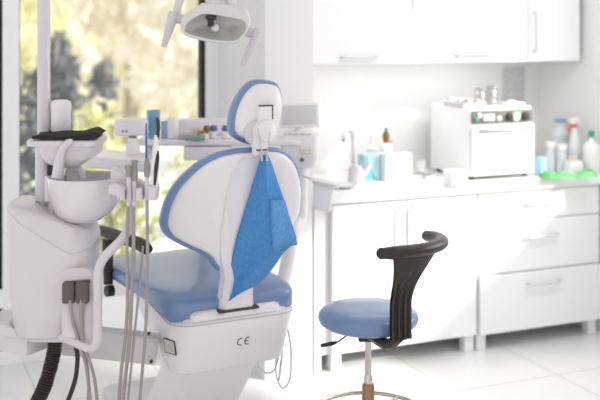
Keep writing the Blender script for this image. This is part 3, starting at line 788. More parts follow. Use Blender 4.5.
# ------------------------------------------------------------------ spittoon unit on the left
UY = 3.66
ux = lambda px: (px-300)/FPX*UY
uz = lambda py: CAM_H-(py-HY)/FPX*UY
un = thing('spittoon_unit', 'tall white dental spittoon unit with round bowl and pole, left of the chair', 'dental unit', (ux(54), UY, 0), 0)
def urect(x0, x1, y0, y1, zf, r, n=8):
    cx, cy = (x0+x1)/2, (y0+y1)/2
    return [(cx+x, cy+y, zf(cx+x) if callable(zf) else zf) for x, y in rrect((x1-x0)/2, (y1-y0)/2, r, n)]
X0, X1 = ux(12), ux(96)
def seamz(x):
    f = max(0, min(1, (x-X0)/(X1-X0)))
    return uz(204+42*math.sin(PI/2*min(1, f/.82))**1.25-(4*((f-.82)/.18)**2 if f > .82 else 0))
b = new(); loft(b, [urect(ux(21), ux(72), UY-.10, UY+.12, uz(331), .06), urect(ux(18), ux(76), UY-.115, UY+.135, uz(328), .07), urect(ux(15.5), ux(88), UY-.12, UY+.14, uz(300), .07), urect(ux(13), ux(95), UY-.125, UY+.145, uz(262), .07), urect(X0, X1, UY-.13, UY+.15, seamz, .075)])
ubod = obj('body', b, 'unit', un, world=True, smooth=50)
b = new()
topz = lambda x: uz(197+30*max(0, ((x-X0)/(X1-X0)))**1.1)
loft(b, [urect(X0, X1, UY-.13, UY+.15, lambda x: seamz(x)+.0025, .075), urect(X0+.002, X1, UY-.129, UY+.149, lambda x: seamz(x)*.55+topz(x)*.45, .075), urect(X0+.012, X1-.008, UY-.118, UY+.138, lambda x: topz(x)-.004, .07), urect(X0+.03, X1-.022, UY-.10, UY+.12, lambda x: topz(x)+.002, .06)])
obj('top_cover', b, 'unit', un, world=True, smooth=50)
b = new(); loft(b, [urect(X0+.001, X1-.001, UY-.1298, UY+.1498, seamz, .075), urect(X0+.001, X1-.001, UY-.1298, UY+.1498, lambda x: seamz(x)+.0025, .075)], False, False); obj('seam', b, 'seam', un, world=True, smooth=0)
# bowl, collar, spouts
BX, BY = ux(87), UY-.02
b = new(); lathe(b, [(.062, uz(240)), (.066, uz(233)), (.060, uz(226)), (.050, uz(222)), (.050, uz(216)), (0, uz(216))], (ux(75), BY, 0), 28); obj('bowl_collar', b, 'unit', un, world=True)
b = new()
rings = []
for r, py, dx in ((.035, 221, -.03), (.075, 218, -.02), (.105, 210, -.008), (.124, 200, 0), (.133, 189, 0), (.137, 179, 0), (.1385, 176.5, 0), (.137, 175, 0), (.130, 177, 0), (.122, 188, 0), (.10, 203, 0), (.05, 213, -.01)):
    rings.append([(BX+dx+r*math.cos(2*PI*i/40), BY+r*math.sin(2*PI*i/40), uz(py)) for i in range(40)])
loft(b, rings); obj('bowl', b, 'ceramic', un, world=True)
b = new(); tube(b, [(ux(68), BY+.02, uz(184)), (ux(70), BY+.02, uz(172)), (ux(76), BY+.01, uz(167)), (ux(82), BY, uz(170)), (ux(84), BY, uz(178))], [.014, .016, .016, .014, .011], 14); obj('rinse_spout', b, 'ceramic', un, world=True)
b = new(); tube(b, [(ux(63), UY-.085, uz(174)), (ux(65.5), UY-.09, uz(158)), (ux(69), UY-.095, uz(146)), (ux(75), UY-.095, uz(139.5)), (ux(79), UY-.095, uz(139))], [.021, .019, .016, .014, .011], 14); obj('cup_filler', b, 'unit', un, world=True)
# pole with sleeve
px_ = ux(39.7); PY = UY+.06
pw = .0235
b = new(); lathe(b, [(pw, uz(206)), (pw, 2.34), (0, 2.34)], (px_, PY, 0), 28); obj('pole', b, 'unit', un, world=True)
b = new(); lathe(b, [(0, uz(203)), (.031, uz(203)), (.031, uz(137)), (pw, uz(136)), (0, uz(136))], (px_, PY, 0), 28); obj('pole_sleeve', b, 'unit', un, world=True)
# tray head behind the bowl: a rimmed funnel-shaped housing
b = new(); loft(b, [urect(ux(60), ux(80), UY-.05, UY+.10, uz(166), .015), urect(ux(52), ux(86), UY-.07, UY+.11, uz(162), .02), urect(ux(46), ux(96), UY-.085, UY+.12, uz(155), .02), urect(ux(43), ux(98), UY-.09, UY+.125, uz(145), .02), urect(ux(33), ux(101), UY-.095, UY+.13, uz(143.5), .02), urect(ux(32.5), ux(101.5), UY-.096, UY+.131, uz(138.5), .02), urect(ux(34), ux(100), UY-.09, UY+.125, uz(137.3), .02)]); obj('tray_head', b, 'unit', un, world=True, smooth=35)
b = new(); mbox((.040, .05, .043), Matrix.Translation((ux(54), UY+.0, uz(169))), .004, bm=b); obj('socket', b, mat('dark_violet_socket', srgb(44, 34, 56), .5), un, world=True, label='dark violet socket under the tray head')
b = new(); loft(b, [urect(ux(46), ux(62), UY-.04, UY+.1, uz(200), .02), urect(ux(47), ux(66), UY-.05, UY+.1, uz(174.5), .02)]); obj('bowl_bracket', b, 'unit', un, world=True, smooth=35)
# connector bay with plugs
FY = UY-.134
fx = lambda px: (px-300)/FPX*FY
fz = lambda py: CAM_H-(py-HY)/FPX*FY
bx0, bx1, bz0, bz1 = fx(62), fx(93), fz(338), fz(268)
def archpoly(x0, x1, z0, z1, rise):
    pl = [(x0, z0), (x1, z0)]+[((x0+x1)/2+(x1-x0)/2*math.copysign(abs(math.cos(a_))**.6, math.cos(a_)), z1-rise+rise*math.sin(a_)**.8 if 0 < a_ < PI else z1-rise) for a_ in [i*PI/14 for i in range(15)]]
    return pl
b = new(); prism(b, archpoly(bx0, bx1, bz0, bz1, .035), FY-.004, FY+.03); obj('connector_bay', b, 'unit', un, world=True, smooth=0)
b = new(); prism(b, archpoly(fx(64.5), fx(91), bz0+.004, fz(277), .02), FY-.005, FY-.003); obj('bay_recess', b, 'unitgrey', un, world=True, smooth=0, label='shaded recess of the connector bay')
b = new(); prism(b, [(fx(64.5), fz(284)), (fx(90.5), fz(283)), (fx(90.5), fz(279)), (fx(64.5), fz(281))], FY-.0062, FY-.004); obj('bay_painted_shadow', b, 'plug', un, world=True, smooth=0, label='painted dark shadow above the plugs')  # thin dark strip painting the shadow over the plugs
for x0, x1, top in ((63.5, 75.8, 281), (77.2, 90, 279.5)):
    b = new(); mbox((fx(x1)-fx(x0), .03, fz(top)-fz(302)), Matrix.Translation(((fx(x0)+fx(x1))/2, FY-.015, (fz(top)+fz(302))/2)), .008, 3, bm=b); obj('plug', b, 'plug', un, world=True, label='dark brown grey hose plug')
def ghose(name, pts, r, m, par=un, lab=None, n=10, k=10):
    b = new(); tube(b, [at(x, y, Y) for x, y, Y in pts], r, n, k); return obj(name, b, m, par, world=True, label=lab)
ghose('hose', [(70, 300, 3.50), (72, 318, 3.505), (78, 338, 3.52), (86, 365, 3.55), (90, 400, 3.6), (92, 440, 3.62)], .0065, 'hose')
ghose('hose', [(81, 300, 3.50), (81, 320, 3.505), (84, 345, 3.52), (93, 372, 3.56), (97, 400, 3.6), (99, 440, 3.62)], .006, 'hose')
ghose('hose', [(84, 300, 3.50), (82, 322, 3.515), (83, 345, 3.53), (88, 372, 3.57), (88, 400, 3.6), (85, 440, 3.62)], .005, 'hose')
ghose('cable', [(76, 346, 3.60), (77.5, 358, 3.60), (75.5, 378, 3.61), (69, 398, 3.62), (58, 425, 3.63), (40, 455, 3.66)], .0085, 'black', lab='thin black cable')
# corrugated drain hose
b = new(); path = spline([at(55, 336, 3.64), at(54.5, 348, 3.63), at(51, 365, 3.62), at(45, 385, 3.61), at(36, 405, 3.61), at(20, 440, 3.62), at(0, 470, 3.64)], 26)
pp = path; rings = []; n = 16; up = Vector((0, 1, 0)); dist = 0
for i, p in enumerate(pp):
    t = (pp[min(i+1, len(pp)-1)]-pp[max(i-1, 0)]).normalized(); x = up.cross(t).normalized(); u2 = t.cross(x).normalized()
    if i: dist += (pp[i]-pp[i-1]).length
    r = .0275 if int(dist/.0042) % 2 == 0 else .0235
    rings.append([p+(x*math.cos(2*PI*j/n)+u2*math.sin(2*PI*j/n))*r for j in range(n)])
loft(b, rings); obj('drain_hose', b, 'black', un, world=True, smooth=20, label='thick black corrugated hose')
# bracket under the body and arm to the chair
b = new(); prism(b, [(ux(-6), uz(317)), (ux(14), uz(317)), (ux(30), uz(328)), (ux(72), uz(330)), (ux(72), uz(335)), (ux(40), uz(335)), (ux(8), uz(327)), (ux(-6), uz(323))], UY-.09, UY+.10, .004); obj('base_flange', b, 'unit', un, world=True, smooth=30)
b = new(); mbox((.14, .14, .085), Matrix.Translation(at(26, 337, UY+.02)) @ Matrix.Rotation(-.5, 4, 'Z'), .006, bm=b); obj('bracket', b, 'unitgrey', un, world=True, smooth=30)
b = new(); pa, pb = at(60, 338, 3.80), at(156, 349, 3.90); dvec = pb-pa
mbox((dvec.length, .09, .105), Matrix.Translation((pa+pb)/2) @ dvec.to_track_quat('X', 'Z').to_matrix().to_4x4(), .008, bm=b); obj('support_arm', b, 'unitgrey', un, world=True, smooth=30, label='grey beam joining the unit to the chair')
for x, y in ((151, 334), (153.5, 362)):
    b = new(); lathe(b, [(0, 0), (.006, 0), (.006, .012), (0, .012)], at(x-2, y-1, 3.842), 12, (0, -1, 0)); obj('bolt', b, 'ink', un, world=True, label='small dark bolt')
# white tube frame carrying the instrument holder
b = new(); tube(b, fillet([at(131, 190, 3.50), at(130, 232, 3.50), at(97.5, 263, 3.50), at(97.5, 352, 3.50), at(62, 336.5, 3.545), at(62, 335, 3.60)], .055, 10), .0165, 14, sm=False); obj('holder_frame', b, 'unit', un, world=True)
# instrument holder
HYd = 3.46
hb = new()
hx = lambda px: (px-300)/FPX*HYd
hz = lambda py: CAM_H-(py-HY)/FPX*HYd
prism(hb, [(hx(110), hz(169)), (hx(112), hz(168.3)), (hx(129), hz(177)), (hx(150), hz(189)), (hx(157), hz(185)), (hx(158), hz(192)), (hx(150), hz(196)), (hx(122), hz(192)), (hx(109.5), hz(183))], HYd+.012, HYd+.05, .003)
prism(hb, [(hx(109), hz(193)), (hx(109.5), hz(184)), (hx(116), hz(182)), (hx(127), hz(187)), (hx(125), hz(198)), (hx(122), hz(196))], HYd-.02, HYd+.03, .003)
for x0, x1, t0, t1 in ((123, 126.2, 186, 199), (130.2, 132.6, 186, 199.5), (137, 143.5, 187, 199), (149.5, 157.5, 184, 199)):
    prism(hb, [(hx(x0), hz(t1)), (hx(x0+.3), hz(t0)), (hx(x1), hz(t0)), (hx(x1), hz(t1))], HYd-.035, HYd+.03, .004)
prism(hb, [(hx(123), hz(196)), (hx(123), hz(188)), (hx(157.5), hz(188)), (hx(157.5), hz(196))], HYd+.004, HYd+.03, .003)
obj('instrument_holder', hb, 'unit', un, world=True, smooth=30)

# things on and in the unit
t = thing('tumbler', 'white frosted beaker with rounded white lid on the black cloth by the pole', 'beaker', (ux(57), UY+.06, uz(133.2)), 0)
b = new(); lathe(b, [(.034, 0), (.036, .004), (.0365, .08), (.0365, .082), (0, .082)], n=32); obj('body', b, mat('frosted_white', srgb(240, 238, 240), .5, var=.01, sss=.2), t)
b = new(); lathe(b, [(.038, .078), (.0385, .10), (.035, .112), (.022, .118), (0, .119)], n=32); obj('lid', b, 'plastic', t)
# folded black cloth lying on the tray head
b = new(); NX, NY = 30, 12; top, botm = [], []
for i in range(NX):
    rt, rb = [], []
    for j in range(NY):
        s, q = i/(NX-1), j/(NY-1)
        x = ux(39)+(ux(102)-ux(39))*s+(.01*math.sin(q*6)); y = UY-.1+.2*q
        ez = min(1, 8*min(s, 1-s)+.3)*min(1, 8*min(q, 1-q)+.3)
        h = .008+.007*ez+.003*math.sin(s*11+q*5)*ez+.014*max(0, s-.7)/.3*ez
        rt.append(b.verts.new((x, y, uz(137.2)+.004+h))); rb.append(b.verts.new((x, y, uz(137.2)+.004+(.010*max(0, (s-.93)/.07)))))
    top.append(rt); botm.append(rb)
for i in range(NX-1):
    for j in range(NY-1):
        b.faces.new((top[i][j], top[i+1][j], top[i+1][j+1], top[i][j+1])); b.faces.new((botm[i+1][j], botm[i][j], botm[i][j+1], botm[i+1][j+1]))
    for j in (0, NY-1): b.faces.new((top[i][j], botm[i][j], botm[i+1][j], top[i+1][j]))
for i in (0, NX-1):
    for j in range(NY-1): b.faces.new((top[i][j], top[i][j+1], botm[i][j+1], botm[i][j]))
tag(obj('black_cloth', b, 'cloth', smooth=60), 'folded black cloth under the white beaker, on the unit tray', 'cloth')

def inst(name, label, px, py, cat='dental instrument'):
    return thing(name, label, cat, at(px, py, HYd-.02), 0, 'instruments in the holder')
IY = HYd-.014
def ilathe(name, par, m, px, prof, lab=None, lean=0):   # profile of (half width in px, py)
    b = new(); base = prof[0][1]
    rings = []
    for hw, py in prof:
        c = at(px+lean*(base-py), py, IY); r = hw/FPX*IY
        rings.append([c+Vector((r*math.cos(2*PI*i/18), r*math.sin(2*PI*i/18), 0)) for i in range(18)])
    loft(b, rings); return obj(name, b, m, par, world=True, label=lab)
t = inst('suction_handpiece', 'shorter white suction handpiece with wide grey head, first in the holder from the bowl', 128.5, 204)
ilathe('body', t, 'unit', 128.8, [(2.0, 206), (2.5, 196), (2.6, 185), (2.4, 177)])
ilathe('head', t, 'tip', 129, [(2.6, 177), (3.5, 173), (4.4, 168), (4.5, 166.2), (3.9, 165), (.1, 165)])
ghose('hose', [(127.5, 205, IY), (127, 250, IY+.01), (127.5, 300, IY+.03), (125, 340, IY+.05), (121, 372, IY+.08), (119, 402, IY+.1), (118, 450, IY+.12)], .0062, 'hose', t)
b = new(); tube(b, [at(108, 153.5, IY), at(113, 159, IY), at(121, 163, IY), at(129, 166, IY)], .0012, 6); obj('suction_tip', b, 'plastic', t, world=True, label='thin white wire-like tip')
t = inst('suction_handpiece', 'taller grey-topped suction handpiece, second in the holder from the bowl', 134.7, 204)
ilathe('body', t, 'unit', 134.2, [(2.0, 206), (2.3, 190), (2.2, 181)])
ilathe('head', t, 'tip', 134.8, [(2.5, 181), (3.2, 176), (2.8, 168), (2.4, 164.5), (3.4, 162.5), (3.4, 160), (.1, 159.6)])
ghose('hose', [(133.2, 205, IY), (133.5, 250, IY+.01), (131.5, 300, IY+.03), (129.5, 340, IY+.05), (126, 372, IY+.08), (123, 402, IY+.1), (121, 450, IY+.12)], .0068, 'hose', t)
t = inst('syringe', 'air syringe with a thin upright blue nozzle, third in the holder', 147, 204)
ilathe('body', t, 'unit', 147, [(2.2, 200), (2.4, 190), (2.3, 177)])
ilathe('grip', t, 'tip', 147, [(2.6, 177), (3.3, 172), (3.1, 165), (2.4, 161), (2.0, 158)])
ilathe('nozzle', t, 'bluerod', 146.2, [(1.1, 158), (1.0, 140), (.85, 124), (.1, 123)], 'thin blue nozzle')
ghose('hose', [(147, 200, IY), (147.5, 250, IY+.01), (147, 300, IY+.03), (144.5, 345, IY+.05), (141.5, 380, IY+.07), (140, 402, IY+.08), (139, 450, IY+.1)], .006, 'hose', t)
ghose('hose', [(143, 246, IY+.03), (140.5, 275, IY+.03), (137, 310, IY+.04), (133.5, 345, IY+.06), (130.5, 375, IY+.08), (128, 402, IY+.1), (126, 450, IY+.12)], .0045, 'hose', t)
t = inst('curing_light', 'white curing light pen with a curved black tip, fourth in the holder', 154.5, 200)
ilathe('body', t, 'plastic', 153.5, [(3.0, 197), (4.0, 188), (4.0, 170), (3.5, 152), (2.5, 142), (1.8, 135)], None, .045)
b = new(); tube(b, [at(157.6, 137, IY), at(158.4, 128, IY), at(157.9, 121, IY), at(156.5, 117.5, IY)], [.0055, .0058, .0056, .0048], 12); obj('light_guide', b, 'black', t, world=True, label='curved black tip')
b = new(); tube(b, [at(154.2, 186, IY-.010), at(155.6, 170, IY-.010), at(157.2, 158, IY-.009), at(158, 151, IY-.007)], [.007, .0115, .0105, .005], 12, flat=.6); obj('grip_panel', b, 'black', t, world=True, label='black grip panel')

# ------------------------------------------------------------------ operating light
LY = 4.0
lx = lambda px: (px-300)/FPX*LY
lz = lambda py: CAM_H-(py-HY)/FPX*LY
lp = thing('operating_light', 'white dental operating light with two side handles hanging at the top', 'lamp', (lx(215), LY, lz(45)), 0)
LC = Vector((lx(216), LY, lz(22.5))); tilt = Matrix.Rotation(math.radians(10), 4, 'Y') @ Matrix.Rotation(math.radians(-14), 4, 'X')
LM = Matrix.Translation(LC) @ tilt
# head: local x across, -y towards the room (opening), z up
LM = Matrix.Translation(LC) @ Matrix.Rotation(math.radians(-8), 4, 'X')
OUTER = [(142, 150), (150, 100), (200, 62), (245, 38), (340, 40), (440, 62), (470, 105), (465, 155), (440, 195), (395, 226), (290, 222), (170, 192)]
INNER = [(163, 160), (180, 125), (222, 97), (255, 86), (340, 96), (420, 112), (450, 130), (450, 160), (435, 185), (395, 213), (290, 208), (180, 180)]
def lring(P, y, sc=1.0, up=0.0):
    q = [Vector(((x-305)*.00083, 0, (118-z)*.00083)) for x, z in P]
    m = len(q); out = []
    for i in range(m):
        p0, p1, p2, p3 = q[i-1], q[i], q[(i+1) % m], q[(i+2) % m]
        for j in range(5):
            t = j/5
            out.append(.5*((2*p1)+(p2-p0)*t+(2*p0-5*p1+4*p2-p3)*t*t+(3*p1-p0-3*p2+p3)*t**3))
    return [LM @ Vector((p.x*sc, y, p.z*sc+up)) for p in out]
b = new(); loft(b, [lring(INNER, -.048), lring(INNER, -.056, 1.02), lring(OUTER, -.056, .98), lring(OUTER, -.048), lring(OUTER, -.02, 1.0, .006), lring(OUTER, .03, .97, .022), lring(OUTER, .08, .86, .03), lring(OUTER, .115, .6, .03), lring(OUTER, .125, .2, .03)], cap0=False); obj('lamp_head', b, 'lampgl', lp, world=True, smooth=35)
b = new(); loft(b, [lring(INNER, -.047, 1.005), lring(INNER, -.02, .93), lring(INNER, .012, .74), lring(INNER, .03, .4), lring(INNER, .034, .1)], cap0=False); rf = obj('reflector', b, 'reflector', lp, world=True, smooth=60, label='mirror-like reflector')
b = new(); box(b, -.030, -.006, -.050, -.012, -.020, .022, .004); box(b, -.038, .004, -.054, -.02, .006, .022, .003); b.transform(LM); obj('bulb_shield', b, 'blackpl', lp, world=True, label='dark bulb shield')
b = new(); lathe(b, [(0, 0), (.016, 0), (.019, .010), (.014, .022), (0, .026)], (.0, -.008, -.024), 20, (0, -1, 0)); b.transform(LM); obj('bulb', b, 'clear', lp, world=True)
for s, ox in ((-1, -.135), (1, .135)):
    hd = new()
    if s < 0: pts = [at(183, 20, LY), at(176, 18.5, LY), at(171.5, 20, LY)]; ln = [at(173.5, 12.5, LY-.01), at(170, 26, LY-.02), at(163.7, 47, LY-.03)]
    else: pts = [at(246, 32, LY), at(253, 33, LY), at(258, 33.5, LY)]; ln = [at(258.8, 29.5, LY-.01), at(253, 44, LY-.02), at(242.5, 64, LY-.03)]
    tube(hd, pts, [.020, .020, .019], 12); tube(hd, ln, [.021, .019, .012] if s < 0 else [.019, .017, .011], 12); obj('handle', hd, 'unit', lp, world=True)
# arm: fork behind the head, up to a cross arm resting on the unit's pole
b = new()
tube(b, [at(236, 14, LY+.05), at(230, 0, LY+.06), at(222, -20, LY+.06), at(215, -40, LY+.04)], [.02, .022, .022, .022], 12)
tube(b, [at(176, 18, LY+.0), at(180, 0, LY+.03), at(195, -25, LY+.05), at(215, -40, LY+.04)], [.014, .017, .02, .022], 12)
obj('yoke', b, 'lampgl', lp, world=True)
pt = Vector((px_, PY, 2.36))
b = new(); tube(b, [at(215, -40, LY+.04), at(212, -75, LY+.02), at(195, -115, LY), (pt.x+.25, PY+.08, 2.36), tuple(pt)], [.022, .024, .028, .03, .032], 12); lathe(b, [(.034, -.02), (.034, .05), (0, .055)], tuple(pt), 20); obj('lamp_arm', b, 'lampgl', lp, world=True)

# ------------------------------------------------------------------ delivery unit behind the chair
DY = 4.60
dx = lambda px, Y=DY: (px-300)/FPX*Y
dz = lambda py, Y=DY: CAM_H-(py-HY)/FPX*Y
dl = thing('delivery_unit', 'white delivery table with tray, keypad head and curved post, behind the chair back', 'dental unit', (-.15, 4.40, 0), 0)
ZS = dz(137.5)
b = new(); mbox((dx(300)-dx(140), .30, .028), Matrix.Translation(((dx(140)+dx(300))/2, DY+.05, ZS-.014)), .008, bm=b); obj('table_top', b, 'plastic', dl, world=True)
b = new(); mbox((dx(228)-dx(176), .10, .075), Matrix.Translation(((dx(176)+dx(228))/2, DY+.14, ZS+.0375)), .008, bm=b); obj('rear_rail', b, 'plastic', dl, world=True)
PYD = 4.52
b = new(); loft(b, [[(x+dx(300, PYD), PYD+.09+y, z) for x, y in rrect(hx_, .10*k_, .03)] for z, hx_, k_ in ((dz(169, PYD), .055, .7), (dz(166, PYD), .075, .9), (dz(158, PYD), .086, 1), (dz(138, PYD), .09, 1), (dz(136, PYD), .086, .96))]); hd_ = obj('keypad_head', b, 'plastic', dl, world=True, smooth=40)
b = new(); mbox((.058, .006, .036), Matrix.Translation((dx(306.5, PYD), PYD-.012, dz(150, PYD))), .002, bm=b); kp = obj('keypad', b, 'beige', dl, world=True, label='beige keypad')
for i in range(4):
    for j in range(2):
        b = new(); mbox((.009, .004, .010), Matrix.Translation((dx(306.5, PYD)-.021+.014*i, PYD-.016, dz(150, PYD)-.008+.016*j)), .001, bm=b); obj('key', b, 'plastic', kp, world=True)
b = new(); lathe(b, [(0, 0), (.010, 0), (.009, .008), (0, .009)], (dx(302, PYD), PYD-.012, dz(159.5, PYD)), 14, (0, -1, 0)); obj('knob', b, 'panel', dl, world=True)
b = new(); tube(b, [(dx(302), PYD+.09, dz(166, PYD)), (dx(302), PYD+.09, dz(195, PYD)), (dx(301), PYD+.09, dz(222, PYD)), (-.03, 4.56, .78), (-.08, 4.50, .56), (-.15, 4.42, .515), (-.26, 4.31, .52)], [.03, .027, .027, .03, .032, .034, .034], 16); obj('post', b, 'plastic', dl, world=True)
b = new(); mbox((dx(232)-dx(186), .16, .062), Matrix.Translation(((dx(186)+dx(232))/2, DY-.02, dz(151))), .006, bm=b); obj('drawer_box', b, 'plastic', dl, world=True)
for x in (189.5, 193, 197, 201, 204):
    b = new(); mbox((.010, .01, .006), Matrix.Translation((dx(x), DY-.09, dz(146.5)+.003)), .001, bm=b); obj('switch', b, 'purple', dl, world=True, label='small violet switch')
# side tray arm on the left
b = new(); TY = 4.45
loft(b, [[(x+dx(118, TY), TY+.05+y, z-(.012*(x)/.16)) for x, y in rrect(hx_, hy_, .03)] for z, hx_, hy_ in ((dz(168.5, TY), .135, .10), (dz(166, TY), .155, .12), (dz(157, TY), .16, .125), (dz(155.5, TY), .155, .12))]); obj('side_tray', b, 'plastic', dl, world=True, smooth=30)
b = new(); tube(b, [(dx(147, TY), TY+.10, dz(160, TY)), (dx(147, TY), TY+.13, dz(150, TY)), (dx(147, TY), TY+.16, ZS-.026)], .022, 12); obj('tray_arm', b, 'plastic', dl, world=True)
# small hanging waste cup on a thin rod to the right
b = new(); tube(b, [at(299, 175.5, 4.55), at(307, 177.5, 4.5), at(316, 180.5, 4.45)], .005, 8); obj('cup_rod', b, 'unitgrey', dl, world=True)
WY = 4.42
b = new(); loft(b, [[(x+dx(325.5, WY), WY+y, dz(183.2, WY)+z-.20*x) for x, y in rrect(hx_, .045, .02)] for z, hx_ in ((-.008, .05), (-.008, .058), (.006, .058), (.008, .05))]); obj('cup_rim', b, mat('grey_rim', srgb(214, 212, 212), .5), dl, world=True, label='grey rim of the waste cup')
b = new(); loft(b, [[(x+dx(c_, WY), WY+y, dz(py, WY)-.20*x) for x, y in rrect(hx_, .038*k_, .015)] for py, c_, hx_, k_ in ((209.5, 322, .036, .8), (207, 322, .040, .85), (185, 324, .046, 1))]); obj('waste_cup', b, 'lacquer', dl, world=True)

# monitor on the keypad head
mo = thing('monitor', 'small flat monitor with pale screen standing on the keypad head', 'monitor', (dx(300, PYD), PYD+.09, dz(135.9, PYD)), 0)
MM = Matrix.Translation((dx(299.5, PYD), PYD+.12, dz(118, PYD))) @ Matrix.Rotation(math.radians(-2), 4, 'Y') @ Matrix.Rotation(math.radians(-12), 4, 'X')
b = mbox((.182, .022, .112), MM, .006); obj('case', b, 'plastic', mo, world=True)
b = mbox((.158, .004, .088), MM @ Matrix.Translation((0, -.011, .002)), .001); obj('screen', b, 'screen', mo, world=True, label='pale grey screen')
b = new(); mbox((.09, .08, .016), Matrix.Translation((dx(298, PYD), PYD+.10, dz(136, PYD)+.008)), .005, bm=b); tube(b, [(dx(298, PYD), PYD+.12, dz(136, PYD)+.01), (dx(299, PYD), PYD+.14, dz(125, PYD))], .018, 10, sm=False); obj('stand', b, 'plastic', mo, world=True)
for i, lab in enumerate(('small grey adapter before the monitor, nearest the headrest in its row', 'small grey adapter before the monitor, second of the row from the headrest', 'small grey adapter before the monitor, middle one of the row', 'small grey adapter before the monitor, second of the row from the keypad corner', 'small grey adapter before the monitor, farthest from the headrest in its row')):
    b = new(); lathe(b, [(0, 0), (.009, 0), (.009, .008), (.006, .013), (0, .013)], (dx(286+6*i, PYD), PYD+.025, dz(136, PYD)+.001), 14); tag(obj('adapter', b, 'unitgrey'), lab, 'adapter', 'adapters before the monitor')

# things on the delivery table
def dput(px, Y=DY): return Vector((dx(px, Y), Y, ZS+.002))
t = thing('beaker', 'tall translucent blue beaker on the delivery table', 'beaker', dput(153.5, 4.58), 0)
b = new(); lathe(b, [(.026, 0), (.028, .004), (.031, .125), (.029, .125), (.026, .008)], n=28); obj('body', b, 'bluecup', t)
b = new(); lathe(b, [(.0255, .009), (.0268, .055), (0, .055)], n=28); obj('contents', b, mat('blue_liquid', srgb(84, 158, 218), .3), t, label='darker blue contents')
t = thing('roll_dispenser', 'upright white cylinder with a pale blue band, right of the blue beaker', 'dispenser', dput(172.5, 4.56), 0)
b = new(); lathe(b, [(.0, 0), (.026, 0), (.027, .004), (.027, .086), (.022, .094), (0, .096)], n=28); obj('body', b, 'plastic', t)
b = new(); lathe(b, [(0, 0), (.016, 0), (.018, .003), (.018, .078), (0, .080)], (-.034, 0, 0), 24); obj('sleeve', b, 'paleblue', t, label='pale blue side tube')
t = thing('plaster_pot', 'small cream pot on the delivery table, left of the orange-topped jar', 'pot', dput(195.5, 4.55), 0)
b = new(); lathe(b, [(0, 0), (.017, 0), (.018, .045), (.015, .048), (0, .048)]); obj('body', b, mat('cream_pot', srgb(206, 200, 188), .5), t)
t = thing('paste_jar', 'little jar with orange patch and brown knob lid', 'jar', dput(204.5, 4.54), 0)
b = new(); lathe(b, [(0, 0), (.020, 0), (.022, .022), (0, .024)]); obj('body', b, 'plastic', t)
b = new(); lathe(b, [(0, .022), (.012, .024), (.013, .036), (0, .038)], (-.01, -.006, 0), 14); obj('patch', b, 'orange', t, label='orange patch')
b = new(); lathe(b, [(0, .024), (.014, .032), (.017, .046), (.011, .058), (0, .06)], (.010, 0, 0), 16); obj('lid', b, 'brown', t, label='brown knob lid')
for lab, px in (('white bottle with round violet cap, beside the orange-topped jar', 213.5), ('white bottle with round violet cap, next to the chair headrest', 225.5)):
    t = thing('dropper_bottle', lab, 'bottle', dput(px, 4.56), 0, 'violet capped bottles')
    b = new(); lathe(b, [(0, 0), (.020, 0), (.021, .024), (.014, .032), (0, .032)]); obj('body', b, 'plastic', t)
    b = new(); lathe(b, [(.012, .030), (.017, .036), (.017, .050), (.011, .058), (0, .058)]); obj('cap', b, 'purple', t, label='violet cap')
b = new(); mbox((.085, .06, .016), Matrix.Translation(dput(195, 4.49)+Vector((0, 0, .008))), .004, bm=b); tag(obj('green_tray', b, mat('sage_tray', srgb(128, 150, 138), .5)), 'small sage green tray in front of the cream pot', 'tray')
b = new(); mbox((.03, .03, .022), Matrix.Translation(dput(182, 4.52)+Vector((0, 0, .011))), .003, bm=b); tag(obj('impression_block', b, mat('lilac_block', srgb(176, 168, 184), .6)), 'small lilac grey block between the white cylinder and the sage tray', 'block')
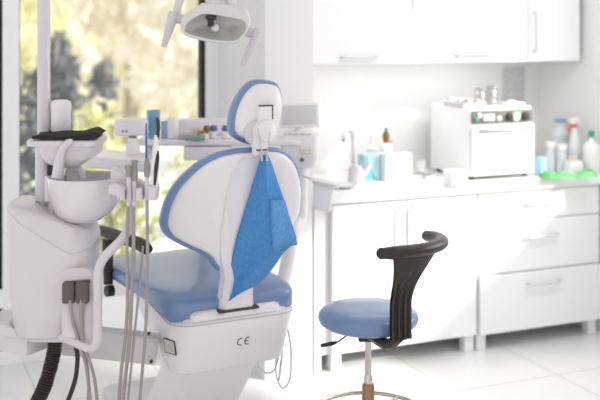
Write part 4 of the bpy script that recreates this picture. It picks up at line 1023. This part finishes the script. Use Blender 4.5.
# box-shaped device on the side tray
t = thing('tray_camera', 'white oblong device head with two dark dots on a tapered foot', 'device', (dx(131, TY), TY+.05, dz(155, TY)+.006), 0)
b = new(); lathe(b, [(0, 0), (.034, 0), (.031, .02), (.022, .055), (.018, .066), (0, .066)]); obj('foot', b, 'plastic', t)
b = new(); lathe(b, [(.017, .066), (.017, .078), (0, .078)]); obj('joint', b, 'panel', t, label='dark grey joint')
b = new(); box(b, -.080, .068, -.035, .035, .076, .152, .016, 4); obj('head', b, 'plastic', t)
for x in (-.038, -.022):
    b = new(); lathe(b, [(0, 0), (.0045, 0), (.0045, .002), (0, .002)], (x, -.035, .098), 10, (0, -1, 0)); obj('dot', b, 'ink', t, label='dark dot')

# ------------------------------------------------------------------ light
world = bpy.data.worlds.new('world'); scn.world = world; world.use_nodes = True
bg = world.node_tree.nodes['Background']; bg.inputs[0].default_value = (1.0, .985, .995, 1); bg.inputs[1].default_value = 1.0
sun_d = bpy.data.lights.new('sun', 'SUN'); sun_d.energy = 4.6; sun_d.angle = math.radians(3.6); sun_d.color = (1, .96, .90)
sun = bpy.data.objects.new('sun', sun_d); COL.objects.link(sun)
sd_ = (-U*1.0+V*1.0+Vector((0, 0, -.70))).normalized()
sun.rotation_euler = sd_.to_track_quat('-Z', 'Y').to_euler(); sun.location = K(4, -3, 4)

def area(name, loc, rot, sx, sy, watts, col=(1, .99, .97), spread=180):
    d = bpy.data.lights.new(name, 'AREA'); d.shape = 'RECTANGLE'; d.size = sx; d.size_y = sy; d.energy = watts; d.color = col; d.spread = math.radians(spread)
    o = bpy.data.objects.new(name, d); COL.objects.link(o); o.location = loc; o.rotation_euler = rot; return o
# added fill lights without fixtures, brightening the kitchen and the chair's right side
area('under_cabinet_fill', K(.66, .26, UB-.01), (math.radians(10), 0, KA), 1.25, .10, 2.0)  # added fill for the wall below the cabinets, no real lamp
area('window_fill', K(TR+.45, -1.5, 1.75), (math.radians(86), 0, KA+PI/2), 1.9, 1.5, 34, (1, .98, .96))  # added fill outside the right window, strengthens the side light
area('ceiling_fill', K(1.0, -1.25, HC-.02), (math.radians(38), 0, KA), 1.3, .7, 12, spread=120)  # added unseen fill to lift the cabinet fronts and floor

scn.view_settings.view_transform = 'Standard'; scn.view_settings.look = 'None'
scn.view_settings.exposure = 0.0; scn.view_settings.gamma = 1.0
try:
    scn.cycles.use_denoising = True
    scn.cycles.max_bounces = 10; scn.cycles.diffuse_bounces = 5; scn.cycles.transparent_max_bounces = 12
    scn.cycles.caustics_reflective = False; scn.cycles.caustics_refractive = False
    scn.cycles.sample_clamp_indirect = 6
except Exception: pass
